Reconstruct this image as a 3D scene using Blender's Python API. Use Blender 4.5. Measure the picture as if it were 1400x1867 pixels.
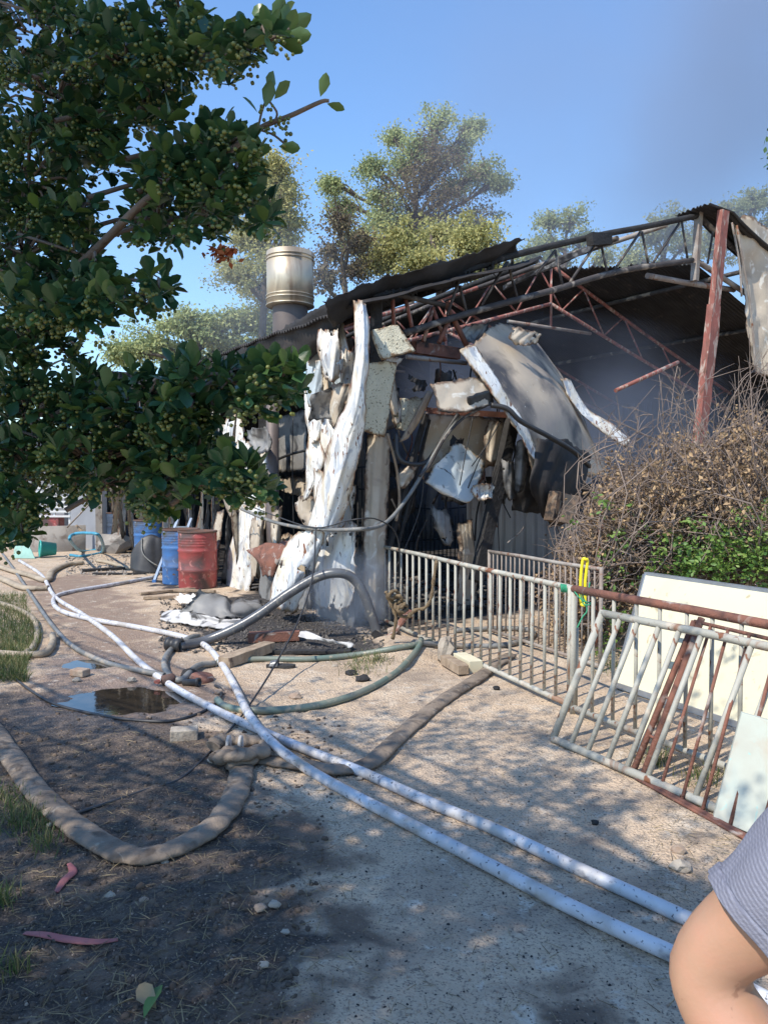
import bpy, math, random
import numpy as np
from mathutils import Vector, Matrix, noise as mn
random.seed(7); rng = np.random.default_rng(7)
for o in list(bpy.data.objects): bpy.data.objects.remove(o)
SC = bpy.context.scene; COL = SC.collection; R = math.radians
# ------------------------------------------------------------ camera, sky, sun
FPX = 1400.0; PITCH = R(2.35); CAMZ = 1.65
cam = bpy.data.objects.new('camera', bpy.data.cameras.new('camera')); COL.objects.link(cam)
cam.location = (0, 0, CAMZ); cam.rotation_euler = (math.pi/2 - PITCH, 0, 0)
cam.data.sensor_fit = 'HORIZONTAL'; cam.data.sensor_width = 36; cam.data.lens = 36*FPX/1400
cam.data.clip_start = 0.02; cam.data.clip_end = 2000; SC.camera = cam
SC.render.resolution_x = 767; SC.render.resolution_y = 1024
SUN_EL = R(50); SUN_AZ = R(225)
SDIR = Vector((math.sin(SUN_AZ)*math.cos(SUN_EL), math.cos(SUN_AZ)*math.cos(SUN_EL), math.sin(SUN_EL)))
w = bpy.data.worlds.new('World'); SC.world = w; w.use_nodes = True
nt = w.node_tree; sk = nt.nodes.new('ShaderNodeTexSky'); sk.sky_type = 'NISHITA'; sk.sun_disc = False
sk.sun_elevation = SUN_EL; sk.sun_rotation = SUN_AZ; sk.air_density = 1.35; sk.dust_density = 0.0; sk.ozone_density = 4.5
sm_x = nt.nodes.new('ShaderNodeMix'); sm_x.data_type = 'RGBA'; sm_x.blend_type = 'MULTIPLY'; sm_x.inputs[0].default_value = 1; sm_x.inputs[7].default_value = (.86, .98, 1.12, 1)
nt.links.new(sk.outputs[0], sm_x.inputs[6]); nt.links.new(sm_x.outputs[2], nt.nodes['Background'].inputs[0]); nt.nodes['Background'].inputs[1].default_value = 0.15
sun = bpy.data.objects.new('sun', bpy.data.lights.new('sun', 'SUN')); COL.objects.link(sun)
sun.data.energy = 3.9; sun.data.angle = R(0.53); sun.data.color = (1, .93, .82)
sun.rotation_euler = (-SDIR).to_track_quat('-Z', 'Y').to_euler(); sun.location = SDIR*30
SC.view_settings.view_transform = 'Standard'; SC.view_settings.look = 'None'
SC.view_settings.exposure = 0.55; SC.view_settings.gamma = 1; SC.view_settings.use_curve_mapping = False

# ------------------------------------------------------------ measuring helpers
CP, SP = math.cos(PITCH), math.sin(PITCH)
def ray(px, py):
    x = (px-700)/FPX; y = -(py-933.5)/FPX
    return Vector((x, CP+y*SP, -SP+y*CP))
def P(px, py, Y):
    d = ray(px, py); t = Y/d.y; return Vector((d.x*t, Y, CAMZ+d.z*t))
def sm(a, b, x):
    t = max(0, min(1, (x-a)/(b-a))); return t*t*(3-2*t)
BO = Vector((-0.1, 8.8, 0)); BU = Vector((.8357, .5492, 0)); BV = Vector((-.5492, .8357, 0))
def Hs(x, y):                                   # smooth terrain
    h = 0.0
    h += 0.55*sm(0.0, 2.2, -(x+2.15+0.28*y)) * sm(9.5, 6.0, y)      # bank on the left
    h += 0.22*sm(3.2, 5.2, -x)*sm(7, 10, y)*0
    d = math.hypot((x-0.12)/0.55, (y-7.35)/0.75); h += 0.13*sm(1.0, 0.1, d)
    d = math.hypot((x+1.97)/0.76, (y-5.75)/0.62); h -= 0.045*sm(1.0, 0.2, d)
    d = math.hypot((x+2.65)/0.45, (y-6.9)/0.3); h -= 0.035*sm(1.0, 0.2, d)
    return h
def Hn(x, y):
    n = mn.fractal(Vector((x*1.3, y*1.3, 3.1)), .9, 2.1, 5)*0.012
    n += mn.fractal(Vector((x*7, y*7, 9.1)), .8, 2.1, 3)*0.006*(1.8 if x < -.2-.05*y and y < 6 else 1)+abs(mn.noise(Vector((x*14, y*14, 2))))*.008*(1 if x < .15-.12*y and y < 5.5 else .25)
    return n
def H(x, y): return Hs(x, y)+Hn(x, y)
def G(px, py, dz=0.0):
    d = ray(px, py); t = 1.65/max(1e-4, -d.z); 
    for _ in range(25):
        p = Vector((d.x*t, d.y*t, CAMZ+d.z*t)); e = p.z-(Hs(p.x, p.y)+dz); t += 0.7*e/max(.05, -d.z)
    return Vector((d.x*t, d.y*t, CAMZ+d.z*t))
def PL(px, py, n, c):
    d = ray(px, py); C = Vector((0, 0, CAMZ)); t = (c-n.dot(C-BO))/n.dot(d); return C+d*t
def S(px, py, d=0.0): return PL(px, py, BU, d)      # side wall plane (u = d)
def F(px, py, d=0.0): return PL(px, py, BV, d)      # front plane (v = d)
def B(u, v, z): return BO+BU*u+BV*v+Vector((0, 0, z))
SLOPE = 0.353
def roofz(u): return 3.73+SLOPE*(u if u < 6 else 12-u)

# ------------------------------------------------------------ materials
def pmat(name, c1, c2=None, scale=4, rough=.8, metal=0, bump=.15, bscale=40, lay=(), edge=None, tint=None, trans=0, stretch=(1, 1, 1), spec=.5, ramp=(.35, .65), voro=None):
    m = bpy.data.materials.new(name); m.use_nodes = True; t = m.node_tree; N = t.nodes.new; L = t.links.new
    b = t.nodes['Principled BSDF']; b.inputs['Roughness'].default_value = rough; b.inputs['Metallic'].default_value = metal
    b.inputs['Specular IOR Level'].default_value = spec
    tc = N('ShaderNodeTexCoord'); mp = N('ShaderNodeMapping'); mp.inputs['Scale'].default_value = stretch; L(tc.outputs['Object'], mp.inputs[0])
    def nz(s, det=6, dist=0.0, off=0):
        n = N('ShaderNodeTexNoise'); n.inputs['Scale'].default_value = s; n.inputs['Detail'].default_value = det; n.inputs['Distortion'].default_value = dist
        if off:
            a = N('ShaderNodeVectorMath'); a.operation = 'ADD'; a.inputs[1].default_value = (off, off*1.7, off*.3); L(mp.outputs[0], a.inputs[0]); L(a.outputs[0], n.inputs['Vector'])
        else: L(mp.outputs[0], n.inputs['Vector'])
        return n.outputs['Fac']
    def ramp_(f, lo, hi):
        r = N('ShaderNodeMapRange'); r.inputs[1].default_value = lo; r.inputs[2].default_value = hi; L(f, r.inputs[0]); return r.outputs[0]
    def mix(f, a, c):
        x = N('ShaderNodeMix'); x.data_type = 'RGBA'
        if isinstance(f, float): x.inputs[0].default_value = f
        else: L(f, x.inputs[0])
        for i, v in ((6, a), (7, c)):
            if isinstance(v, tuple): x.inputs[i].default_value = (*v, 1)
            else: L(v, x.inputs[i])
        return x.outputs[2]
    def math_(op, a, c):
        x = N('ShaderNodeMath'); x.operation = op
        for i, v in ((0, a), (1, c)):
            if isinstance(v, (int, float)): x.inputs[i].default_value = v
            else: L(v, x.inputs[i])
        return x.outputs[0]
    col = mix(ramp_(nz(scale, 8), *ramp), c1, c2 or tuple(v*.75 for v in c1))
    for i, l in enumerate(lay):                 # (colour, scale, lo, hi[, distortion[, attribute]])
        fct = ramp_(nz(l[1], 8, l[4] if len(l) > 4 else 0, 3.7*(i+1)), l[2], l[3])
        if len(l) > 5:
            at = N('ShaderNodeAttribute'); at.attribute_name = l[5]
            s = math_('ADD', at.outputs['Fac'], math_('MULTIPLY', math_('SUBTRACT', nz(l[1], 8, l[4], 3.7*(i+1)), .5), 1.9))
            fct = ramp_(s, l[2], l[3])
        col = mix(fct, col, l[0])
    if edge:                                     # (colour, lo, hi) per layer on the 'edge' attribute: 0 at a torn border
        at = N('ShaderNodeAttribute'); at.attribute_name = 'edge'
        for k, (c, lo, hi, s) in enumerate(edge):
            s2 = math_('ADD', at.outputs['Fac'], math_('MULTIPLY', math_('SUBTRACT', nz(s, 6, .6, 11+k*5), .5), .55))
            col = mix(ramp_(s2, hi, lo), col, c)
    if tint:
        at = N('ShaderNodeAttribute'); at.attribute_name = 'tint'
        col = mix(at.outputs['Fac'], col, tint)
    L(col, b.inputs['Base Color'])
    if bump:
        bn = N('ShaderNodeBump'); bn.inputs['Strength'].default_value = bump; bn.inputs['Distance'].default_value = .02
        L(nz(bscale, 8), bn.inputs['Height']); L(bn.outputs[0], b.inputs['Normal'])
    if trans:
        tr = N('ShaderNodeBsdfTranslucent'); L(col, tr.inputs[0]); mx = N('ShaderNodeMixShader'); mx.inputs[0].default_value = trans
        L(b.outputs[0], mx.inputs[1]); L(tr.outputs[0], mx.inputs[2]); L(mx.outputs[0], t.nodes['Material Output'].inputs[0])
    return m
RUST = (.19, .075, .035); SOOT = (.018, .016, .016); TAN = (.36, .27, .17)
MT = {}
MT['panel'] = pmat('burnt_white_paint', (.80, .77, .69), (.66, .67, .66), 2.5, .6, 0, .35, 26, lay=[((.60, .52, .39), 3, .50, .66, 1), ((.40, .42, .44), 5, .55, .62, 1.2), ((.20, .12, .08), 16, .63, .67, .6), (SOOT, 3.0, .68, .72, 1.5), (RUST, 7, .645, .68, 1.5), ((.45, .42, .38), 40, .64, .68, .5)], stretch=(1.3, 1.3, .5), edge=[(TAN, -.02, .14, 9), (RUST, -.06, .06, 12), (SOOT, -.1, .02, 14)])
MT['panel_tan'] = pmat('scorched_panel_face', (.54, .46, .35), (.40, .33, .25), 2, .7, 0, .2, 25, lay=[((.12, .10, .085), 1.6, .56, .80, 1), ((.62, .58, .50), 5, .58, .66, 1)], edge=[((.17, .11, .07), .02, .15, 9), (SOOT, -.05, .07, 12)])
MT['panel_pit'] = pmat('pitted_insulation', (.62, .57, .42), (.50, .45, .32), 5, .9, 0, .9, 60, lay=[((.10, .09, .06), 45, .60, .66, 0)], edge=[((.2, .12, .06), -.02, .1, 12)])
MT['panel_grey'] = pmat('sooty_grey_sheet', (.27, .26, .24), (.17, .165, .16), 1.5, .6, .1, .2, 20, lay=[(SOOT, 2.2, .50, .68, 1.2), ((.38, .34, .28), 4, .62, .7, 1)], edge=[(SOOT, -.02, .12, 8)])
MT['panel_blue'] = pmat('pale_blue_sheet', (.46, .53, .56), (.40, .44, .45), 2, .5, 0, .15, 20, lay=[((.72, .72, .68), 4, .56, .64, 1), (SOOT, 5, .64, .72, 1.5)], edge=[(TAN, .0, .12, 9), (SOOT, -.05, .05, 12)])
MT['char'] = pmat('charred', (.028, .026, .025), (.012, .011, .011), 5, .85, 0, .8, 25, lay=[((.10, .09, .085), 6, .66, .74, 1)])
MT['charsheet'] = pmat('charred_roof_sheet', (.030, .027, .026), (.016, .014, .014), 3, .75, .1, .3, 20, lay=[((.08, .06, .05), 3.5, .62, .78, 1)])
MT['sootwall'] = pmat('soot_black_wall', (.035, .035, .038), (.025, .024, .025), 1, .9, 0, .1, 20)
MT['partition'] = pmat('smoke_stained_partition', (.36, .32, .27), (.24, .21, .19), 1.2, .8, 0, .15, 15, lay=[((.07, .065, .065), 1.1, .50, .75, .6), ((.16, .08, .05), 9, .68, .74, .5)], stretch=(1, 1, .6))
MT['fallen'] = pmat('scorched_curved_sheet', (.52, .42, .30), (.26, .22, .19), 1.0, .6, .1, .15, 12, lay=[((.065, .06, .06), 1.3, .47, .62, .4), ((.55, .52, .46), 26, .70, .73, .3), ((.30, .24, .17), 7, .6, .75, .6)], edge=[((.2, .14, .09), .0, .12, 9)])
MT['rusty'] = pmat('rusty_steel', (.24, .10, .065), (.15, .07, .05), 8, .85, .1, .4, 60, lay=[((.34, .28, .24), 6, .58, .66, 1), (SOOT, 3, .60, .70, 1)])
MT['redpaint'] = pmat('flaking_red_paint', (.30, .10, .075), (.22, .09, .07), 6, .85, 0, .5, 40, lay=[((.42, .34, .28), 11, .52, .64, 1), ((.14, .07, .05), 14, .58, .68, 1), (SOOT, 2.5, .62, .72, 1)], stretch=(1, 1, .35))
MT['burntpipe'] = pmat('burnt_pipe', (.075, .065, .06), (.035, .03, .03), 5, .8, .1, .4, 40, lay=[((.26, .22, .18), 4, .55, .65, 1)])
MT['palepipe'] = pmat('heat_bleached_pipe', (.34, .31, .27), (.22, .17, .14), 5, .7, .1, .3, 40, lay=[(RUST, 7, .58, .66, 1)])
MT['gate'] = pmat('pale_green_gate_paint', (.40, .385, .325), (.33, .315, .265), 5, .6, 0, .2, 60, lay=[((.50, .44, .35), 7, .55, .66, 1), ((.26, .15, .095), 6, .57, .68, 1), (RUST, 12, .61, .66, 1)], stretch=(1, 1, .6))
MT['chrome'] = pmat('stainless_flue', (.62, .55, .42), (.46, .38, .28), 1.5, .48, .55, .05, 10, lay=[((.24, .16, .11), 2.2, .45, .66, 1), ((.14, .10, .08), 1.5, .58, .75, 1)], stretch=(1.6, 1.6, .35))
MT['dullpipe'] = pmat('dull_flue_pipe', (.16, .13, .115), (.11, .09, .085), 3, .6, .3, .1, 30)
MT['red_drum'] = pmat('red_drum_paint', (.36, .07, .065), (.28, .055, .05), 3, .5, 0, .15, 30, lay=[((.09, .055, .05), 1.8, .46, .62, 1), ((.48, .2, .17), 6, .56, .68, 1.4), ((.16, .08, .06), 16, .62, .68, 1)])
MT['blue_drum'] = pmat('blue_drum_paint', (.055, .17, .42), (.045, .13, .30), 3, .5, 0, .15, 30, lay=[((.06, .06, .065), 1.8, .50, .64, 1), ((.24, .34, .5), 6, .60, .7, 1.4), ((.14, .09, .07), 16, .63, .68, 1)])
MT['dark_drum'] = pmat('sooty_blue_drum', (.045, .07, .12), (.03, .04, .055), 3, .6, 0, .15, 30, lay=[((.12, .15, .22), 10, .64, .7, 1)])
MT['drumrim'] = pmat('drum_rim', (.08, .065, .06), (.14, .07, .05), 10, .8, .2, .3, 40)
MT['pvc'] = pmat('scuffed_white_hose', (.60, .60, .62), (.47, .46, .46), 5, .55, 0, .15, 50, lay=[((.36, .32, .27), 5, .50, .70, .6), ((.17, .17, .19), 13, .60, .72, .4), ((.10, .10, .11), 60, .62, .68, .5)])
MT['greypvc'] = pmat('grey_suction_hose', (.11, .115, .12), (.09, .09, .095), 6, .3, 0, .1, 40, lay=[((.28, .25, .2), 12, .60, .7, 1)])
MT['greyhose'] = pmat('grey_rubber_hose', (.20, .20, .19), (.13, .13, .12), 6, .55, 0, .15, 40, lay=[((.32, .27, .21), 8, .56, .66, 1)])
MT['greenhose'] = pmat('dusty_green_hose', (.12, .17, .14), (.18, .19, .15), 6, .45, 0, .1, 40, lay=[((.32, .28, .2), 10, .58, .68, 1)])
MT['canvas'] = pmat('muddy_canvas_hose', (.17, .13, .095), (.25, .195, .145), 5, .95, 0, .7, 26, lay=[((.10, .075, .055), 6, .52, .66, 1.5), ((.30, .25, .19), 14, .62, .72, .8)])
MT['tanhose'] = pmat('tan_canvas_hose', (.40, .33, .24), (.28, .225, .16), 6, .9, 0, .3, 60, lay=[((.12, .09, .06), 6, .60, .72, 1)])
MT['black'] = pmat('black_rubber', (.022, .022, .024), (.04, .038, .036), 8, .5, 0, .1, 30)
MT['alu'] = pmat('aluminium', (.45, .48, .52), (.36, .38, .40), 6, .4, .7, .05, 30)
MT['cream'] = pmat('cream_board', (.66, .60, .42), (.63, .575, .41), 1.5, .6, 0, .05, 12, lay=[((.50, .44, .30), 1.4, .55, .85, 1.5), ((.40, .33, .2), 6, .66, .74, 2), ((.45, .38, .24), 30, .72, .74, .5), ((.70, .62, .42), 2.5, .60, .8, 1)])  # darker layers paint leaf shadows into the cream, along with stains
MT['slab'] = pmat('stained_pale_slab', (.46, .50, .43), (.40, .38, .31), 2.5, .6, 0, .1, 20, lay=[((.42, .33, .24), 3, .54, .72, 1.5), ((.3, .5, .46), 7, .62, .68, 2)])
MT['wood'] = pmat('weathered_timber', (.38, .29, .20), (.25, .18, .12), 4, .9, 0, .4, 40, lay=[((.12, .08, .06), 6, .6, .7, 1)], stretch=(3, 3, 1))
MT['rope'] = pmat('sisal_rope', (.24, .17, .095), (.15, .105, .06), 20, .95, 0, .8, 120)
MT['yellow'] = pmat('yellow_strap', (.80, .68, .02), (.72, .6, .02), 6, .4, 0, .05, 20)
MT['greencord'] = pmat('green_twine', (.03, .32, .16), (.04, .25, .14), 8, .6, 0, .1, 20)
MT['teal'] = pmat('teal_plastic', (.04, .36, .31), (.05, .30, .26), 4, .4, 0, .05, 20)
MT['paleteal'] = pmat('pale_teal_board', (.33, .55, .46), (.26, .45, .38), 4, .7, 0, .1, 20, lay=[((.3, .28, .2), 6, .6, .7, 1)])
MT['orange'] = pmat('faded_red_plastic', (.44, .12, .07), (.36, .10, .06), 4, .5, 0, .05, 20)
MT['concrete'] = pmat('dirty_concrete', (.30, .27, .235), (.22, .195, .17), 3, .95, 0, .4, 30, lay=[((.14, .11, .09), 4, .56, .7, 1)])
MT['greywall'] = pmat('smooth_grey_wall', (.27, .28, .30), (.22, .225, .24), 1.5, .8, 0, .1, 20)
MT['white'] = pmat('white_paint', (.72, .72, .70), (.62, .62, .6), 5, .5, 0, .05, 20)
MT['bluehose'] = pmat('blue_plastic_hose', (.06, .30, .42), (.05, .22, .32), 6, .4, 0, .1, 20)
MT['stone'] = pmat('pale_stone', (.40, .35, .28), (.28, .23, .18), 12, .95, 0, .5, 40)
MT['brick'] = pmat('dusty_brick', (.30, .20, .14), (.36, .29, .22), 10, .95, 0, .5, 40)
MT['pink'] = pmat('pink_ribbon', (.42, .13, .12), (.32, .11, .10), 6, .7, 0, .1, 20)
MT['bark'] = pmat('tree_bark', (.13, .10, .075), (.07, .055, .04), 8, .95, 0, .8, 40)
MT['darkbark'] = pmat('shrub_bark', (.10, .07, .05), (.16, .12, .09), 15, .9, 0, .4, 40)
MT['twig'] = pmat('dry_twig', (.27, .21, .17), (.16, .12, .10), 5, .9, 0, 0, 20)
MT['leaf'] = pmat('glossy_dark_leaf', (.034, .095, .040), (.020, .062, .032), 20, .34, 0, .05, 40, tint=(.13, .20, .04), trans=.2)
MT['berry'] = pmat('green_berry', (.085, .115, .025), (.06, .085, .02), 30, .45, 0, 0, 20, tint=(.15, .16, .035))
MT['robinia'] = pmat('pale_green_foliage', (.34, .41, .17), (.25, .32, .15), .5, .8, 0, 0, 20, tint=(.50, .52, .24), trans=.35, spec=.2)
MT['robinia_y'] = pmat('olive_foliage', (.38, .38, .14), (.27, .28, .12), .5, .8, 0, 0, 20, tint=(.52, .48, .20), trans=.35, spec=.2)
MT['brownleaf'] = pmat('scorched_foliage', (.17, .12, .08), (.12, .09, .065), .8, .9, 0, 0, 20, tint=(.22, .19, .10), trans=.2, spec=.1)
MT['dryleaf'] = pmat('dry_curled_leaf', (.26, .175, .11), (.15, .105, .075), 3, .9, 0, 0, 20, tint=(.50, .35, .20), trans=.2, spec=.2)
MT['vine'] = pmat('bright_vine_leaf', (.10, .22, .04), (.06, .15, .03), 8, .5, 0, 0, 20, tint=(.24, .34, .08), trans=.3)
MT['grass'] = pmat('grass_blade', (.06, .12, .025), (.04, .09, .02), 8, .6, 0, 0, 20, tint=(.26, .22, .09), trans=.3)
MT['straw'] = pmat('dead_straw', (.34, .26, .14), (.22, .16, .09), 8, .9, 0, 0, 20, tint=(.10, .07, .045))
MT['redfern'] = pmat('dead_red_leaf', (.32, .06, .025), (.22, .05, .02), 20, .8, 0, 0, 20, tint=(.42, .14, .05), trans=.3)
MT['skin'] = pmat('skin', (.44, .255, .165), (.38, .215, .135), 9, .5, 0, .05, 220, lay=[((.50, .24, .16), 14, .5, .8, 0), ((.30, .16, .10), 60, .66, .72, 0)])
MT['skin'].node_tree.nodes['Principled BSDF'].inputs['Subsurface Weight'].default_value = .12
MT['skin'].node_tree.nodes['Principled BSDF'].inputs['Subsurface Radius'].default_value = (.012, .004, .002)
MT['hair'] = pmat('dark_hair', (.02, .015, .012), None, 30, .6)
MT['trouser'] = pmat('dark_trousers', (.05, .055, .07), (.04, .04, .05), 10, .9)
MT['ash'] = pmat('ash_rubble', (.05, .046, .044), (.13, .115, .10), 9, .95, 0, .5, 30)
MT['tarp'] = pmat('folded_white_board', (.60, .58, .55), (.44, .42, .40), 3, .6, 0, .2, 20, lay=[((.06, .055, .05), 5, .55, .65, 1)])

def ground_mat():
    m = pmat('ground_soil', (.60, .45, .305), (.47, .35, .24), 1.4, .92, 0, .75, 55,
             lay=[((.60, .48, .35), 5, .50, .66, .5), ((.33, .26, .20), 9, .58, .72, .6), ((.28, .195, .14), 3, .45, .9, .9, 'damp'),
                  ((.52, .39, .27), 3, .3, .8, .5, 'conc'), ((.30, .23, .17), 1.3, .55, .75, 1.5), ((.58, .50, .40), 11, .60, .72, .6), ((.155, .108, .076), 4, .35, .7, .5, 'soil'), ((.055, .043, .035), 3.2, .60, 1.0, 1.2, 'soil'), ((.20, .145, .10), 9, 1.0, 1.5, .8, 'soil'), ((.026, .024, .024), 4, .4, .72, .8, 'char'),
                  ((.42, .34, .25), 60, .66, .74, 0), ((.15, .115, .09), 34, .60, .74, .4), ((.16, .125, .095), 95, .56, .66, 0), ((.16, .125, .10), 2.6, .64, .80, .8)])
    t = m.node_tree; b = t.nodes['Principled BSDF']; a = t.nodes.new('ShaderNodeAttribute'); a.attribute_name = 'wet'
    [setattr(n.inputs['Distance'], 'default_value', .035) for n in t.nodes if n.type == 'BUMP']
    r = t.nodes.new('ShaderNodeMapRange'); r.inputs[1].default_value = .1; r.inputs[2].default_value = .9; r.inputs[3].default_value = .92; r.inputs[4].default_value = .22
    t.links.new(a.outputs['Fac'], r.inputs[0]); t.links.new(r.outputs[0], b.inputs['Roughness'])
    return m
MT['ground'] = ground_mat(); MT['clod'] = pmat('wet_soil_clod', (.075, .055, .042), (.14, .10, .07), 12, .95, 0, .4, 60)
mw = pmat('puddle_water', (.035, .028, .02), (.04, .032, .024), 3, .03, 0, .02, 14); mw.node_tree.nodes['Principled BSDF'].inputs['IOR'].default_value = 1.9
MT['water'] = mw
# striped knit shirt
def shirt_mat():
    m = pmat('striped_knit', (.17, .175, .225), (.15, .155, .20), 20, .9, 0, .25, 300)
    t = m.node_tree; tc = t.nodes.new('ShaderNodeAttribute'); tc.attribute_name = 'stripe'
    mr = t.nodes.new('ShaderNodeMapRange'); mr.inputs[1].default_value = .35; mr.inputs[2].default_value = .75; t.links.new(tc.outputs['Fac'], mr.inputs[0])
    b = t.nodes['Principled BSDF']; src = b.inputs['Base Color'].links[0].from_socket
    mx = t.nodes.new('ShaderNodeMix'); mx.data_type = 'RGBA'; mx.inputs[7].default_value = (.225, .23, .285, 1)
    t.links.new(mr.outputs[0], mx.inputs[0]); t.links.new(src, mx.inputs[6]); t.links.new(mx.outputs[2], b.inputs['Base Color'])
    return m
MT['shirt'] = shirt_mat()

# ------------------------------------------------------------ object helpers
def tag(o, label=None, cat=None, group=None, kind=None):
    if label: o['label'] = label
    if cat: o['category'] = cat
    if group: o['group'] = group
    if kind: o['kind'] = kind
    return o
def thing(name, label, cat, loc, group=None):
    o = bpy.data.objects.new(name, None); COL.objects.link(o); o.location = loc; o.empty_display_size = .1
    return tag(o, label, cat, group)
def wloc(o):
    v = Vector((0, 0, 0))
    while o: v += o.location; o = o.parent
    return v
def link(name, me, parent=None, loc=(0, 0, 0)):
    o = bpy.data.objects.new(name, me); COL.objects.link(o); o.location = loc
    if parent: o.parent = parent
    return o
class M:
    def __init__(s): s.v = []; s.f = []; s.s = []; s.e = []; s.hasedge = False
    def add(s, vs, fs, smooth=False, edge=None):
        k = len(s.v); s.v += [Vector(v) for v in vs]; s.f += [tuple(i+k for i in f) for f in fs]; s.s += [smooth]*len(fs)
        s.e += list(edge) if edge is not None else [1.0]*len(vs)
        return s
    def box(s, c, sx, sy, sz, m=None):
        m = m or Matrix.Identity(3); c = Vector(c)
        vs = [c+m@Vector((x*sx/2, y*sy/2, z*sz/2)) for x in (-1, 1) for y in (-1, 1) for z in (-1, 1)]
        return s.add(vs, [(0, 1, 3, 2), (4, 6, 7, 5), (0, 4, 5, 1), (2, 3, 7, 6), (0, 2, 6, 4), (1, 5, 7, 3)])
    def beam(s, a, b, w_, h_, up=Vector((0, 0, 1)), n=1, jit=0):
        a, b = Vector(a), Vector(b); d = (b-a); L_ = d.length; d.normalize(); x = d.cross(up)
        if x.length < .05: x = d.cross(Vector((0, 1, 0)))
        x.normalize(); y = x.cross(d); vs = []; fs = []
        for i in range(n+1):
            c = a+d*L_*i/n
            j = [Vector((random.uniform(-jit, jit), random.uniform(-jit, jit), random.uniform(-jit, jit))) for _ in range(4)] if jit else [Vector()]*4
            vs += [c-x*w_/2-y*h_/2+j[0], c+x*w_/2-y*h_/2+j[1], c+x*w_/2+y*h_/2+j[2], c-x*w_/2+y*h_/2+j[3]]
            if i:
                k = 4*i
                fs += [(k-4+q, k-4+(q+1) % 4, k+(q+1) % 4, k+q) for q in range(4)]
        fs += [(3, 2, 1, 0), (4*n, 4*n+1, 4*n+2, 4*n+3)]
        return s.add(vs, fs)
    def tube(s, pts, r, n=8, cap=True, flat=1.0, smooth=True):
        pts = [Vector(p) for p in pts]; m = len(pts); vs = []; fs = []; prev = None
        for i, p in enumerate(pts):
            t = (pts[min(i+1, m-1)]-pts[max(i-1, 0)]).normalized()
            if prev is None:
                x = t.cross(Vector((0, 0, 1)));  x = x if x.length > .1 else t.cross(Vector((0, 1, 0)))
            else: x = prev-t*prev.dot(t)
            x.normalize(); prev = x; y = x.cross(t)
            if flat != 1: # keep flattened axis vertical
                x = t.cross(Vector((0, 0, 1))); x = x.normalized() if x.length > .1 else prev; y = x.cross(t)
            rr = r[i] if hasattr(r, '__len__') else r
            fl = flat[i] if hasattr(flat, '__len__') else flat
            for k in range(n):
                a = 2*math.pi*k/n; vs.append(p+x*math.cos(a)*rr*(2-fl if fl < 1 else 1)+y*math.sin(a)*rr*fl)
            if i: fs += [((i-1)*n+k, (i-1)*n+(k+1) % n, i*n+(k+1) % n, i*n+k) for k in range(n)]
        s.add(vs, fs, smooth)
        if cap:
            k = len(s.v)-m*n; s.f += [tuple(k+q for q in range(n))[::-1], tuple(k+(m-1)*n+q for q in range(n))]; s.s += [False, False]
        return s
    def lathe(s, prof, o, n=28, ax=None, smooth=True):
        o = Vector(o); q = (Vector(ax).to_track_quat('Z', 'Y') if ax is not None else None); vs = []; fs = []
        for r, z in prof:
            for k in range(n):
                a = 2*math.pi*k/n; v = Vector((r*math.cos(a), r*math.sin(a), z)); vs.append(o+(q@v if q else v))
        for i in range(1, len(prof)): fs += [((i-1)*n+k, (i-1)*n+(k+1) % n, i*n+(k+1) % n, i*n+k) for k in range(n)]
        return s.add(vs, fs, smooth)
    def build(s, name, mat, parent=None, label=None, cat=None, group=None, kind=None, org=None, bevel=0, solid=0):
        if parent is None and org is None:
            a = np.array([v[:] for v in s.v]); org = Vector((a[:, 0].mean(), a[:, 1].mean(), a[:, 2].min()))
        base = wloc(parent) if parent else Vector((0, 0, 0)); off = base if parent else org
        me = bpy.data.meshes.new(name); me.from_pydata([tuple(v-off) for v in s.v], [], s.f); me.materials.append(MT[mat])
        me.polygons.foreach_set('use_smooth', s.s)
        if any(e != 1.0 for e in s.e):
            at = me.attributes.new('edge', 'FLOAT', 'POINT'); at.data.foreach_set('value', s.e)
        else:
            pass
        me.update(); o = link(name, me, parent, (0, 0, 0) if parent else org); tag(o, label, cat, group, kind)
        if bevel: b = o.modifiers.new('bevel', 'BEVEL'); b.width = bevel; b.segments = 2; b.limit_method = 'ANGLE'
        if solid: b = o.modifiers.new('solid', 'SOLIDIFY'); b.thickness = solid; b.offset = 0
        return o
def crom(pts, n):
    """Catmull-Rom through pts (k,3) -> n samples"""
    p = np.array([list(q) for q in pts], float); k = len(p)
    if k == 1: return np.repeat(p, n, 0)
    if k == 2: t = np.linspace(0, 1, n)[:, None]; return p[0]*(1-t)+p[1]*t
    e = np.vstack([2*p[0]-p[1], p, 2*p[-1]-p[-2]]); t = np.linspace(0, k-1, n); i = np.minimum(t.astype(int), k-2); f = (t-i)[:, None]
    a, b, c, d = e[i], e[i+1], e[i+2], e[i+3]
    return .5*((2*b)+(-a+c)*f+(2*a-5*b+4*c-d)*f**2+(-a+3*b-3*c+d)*f**3)
def path(pts, n): return [Vector(q) for q in crom(pts, n)]
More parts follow.
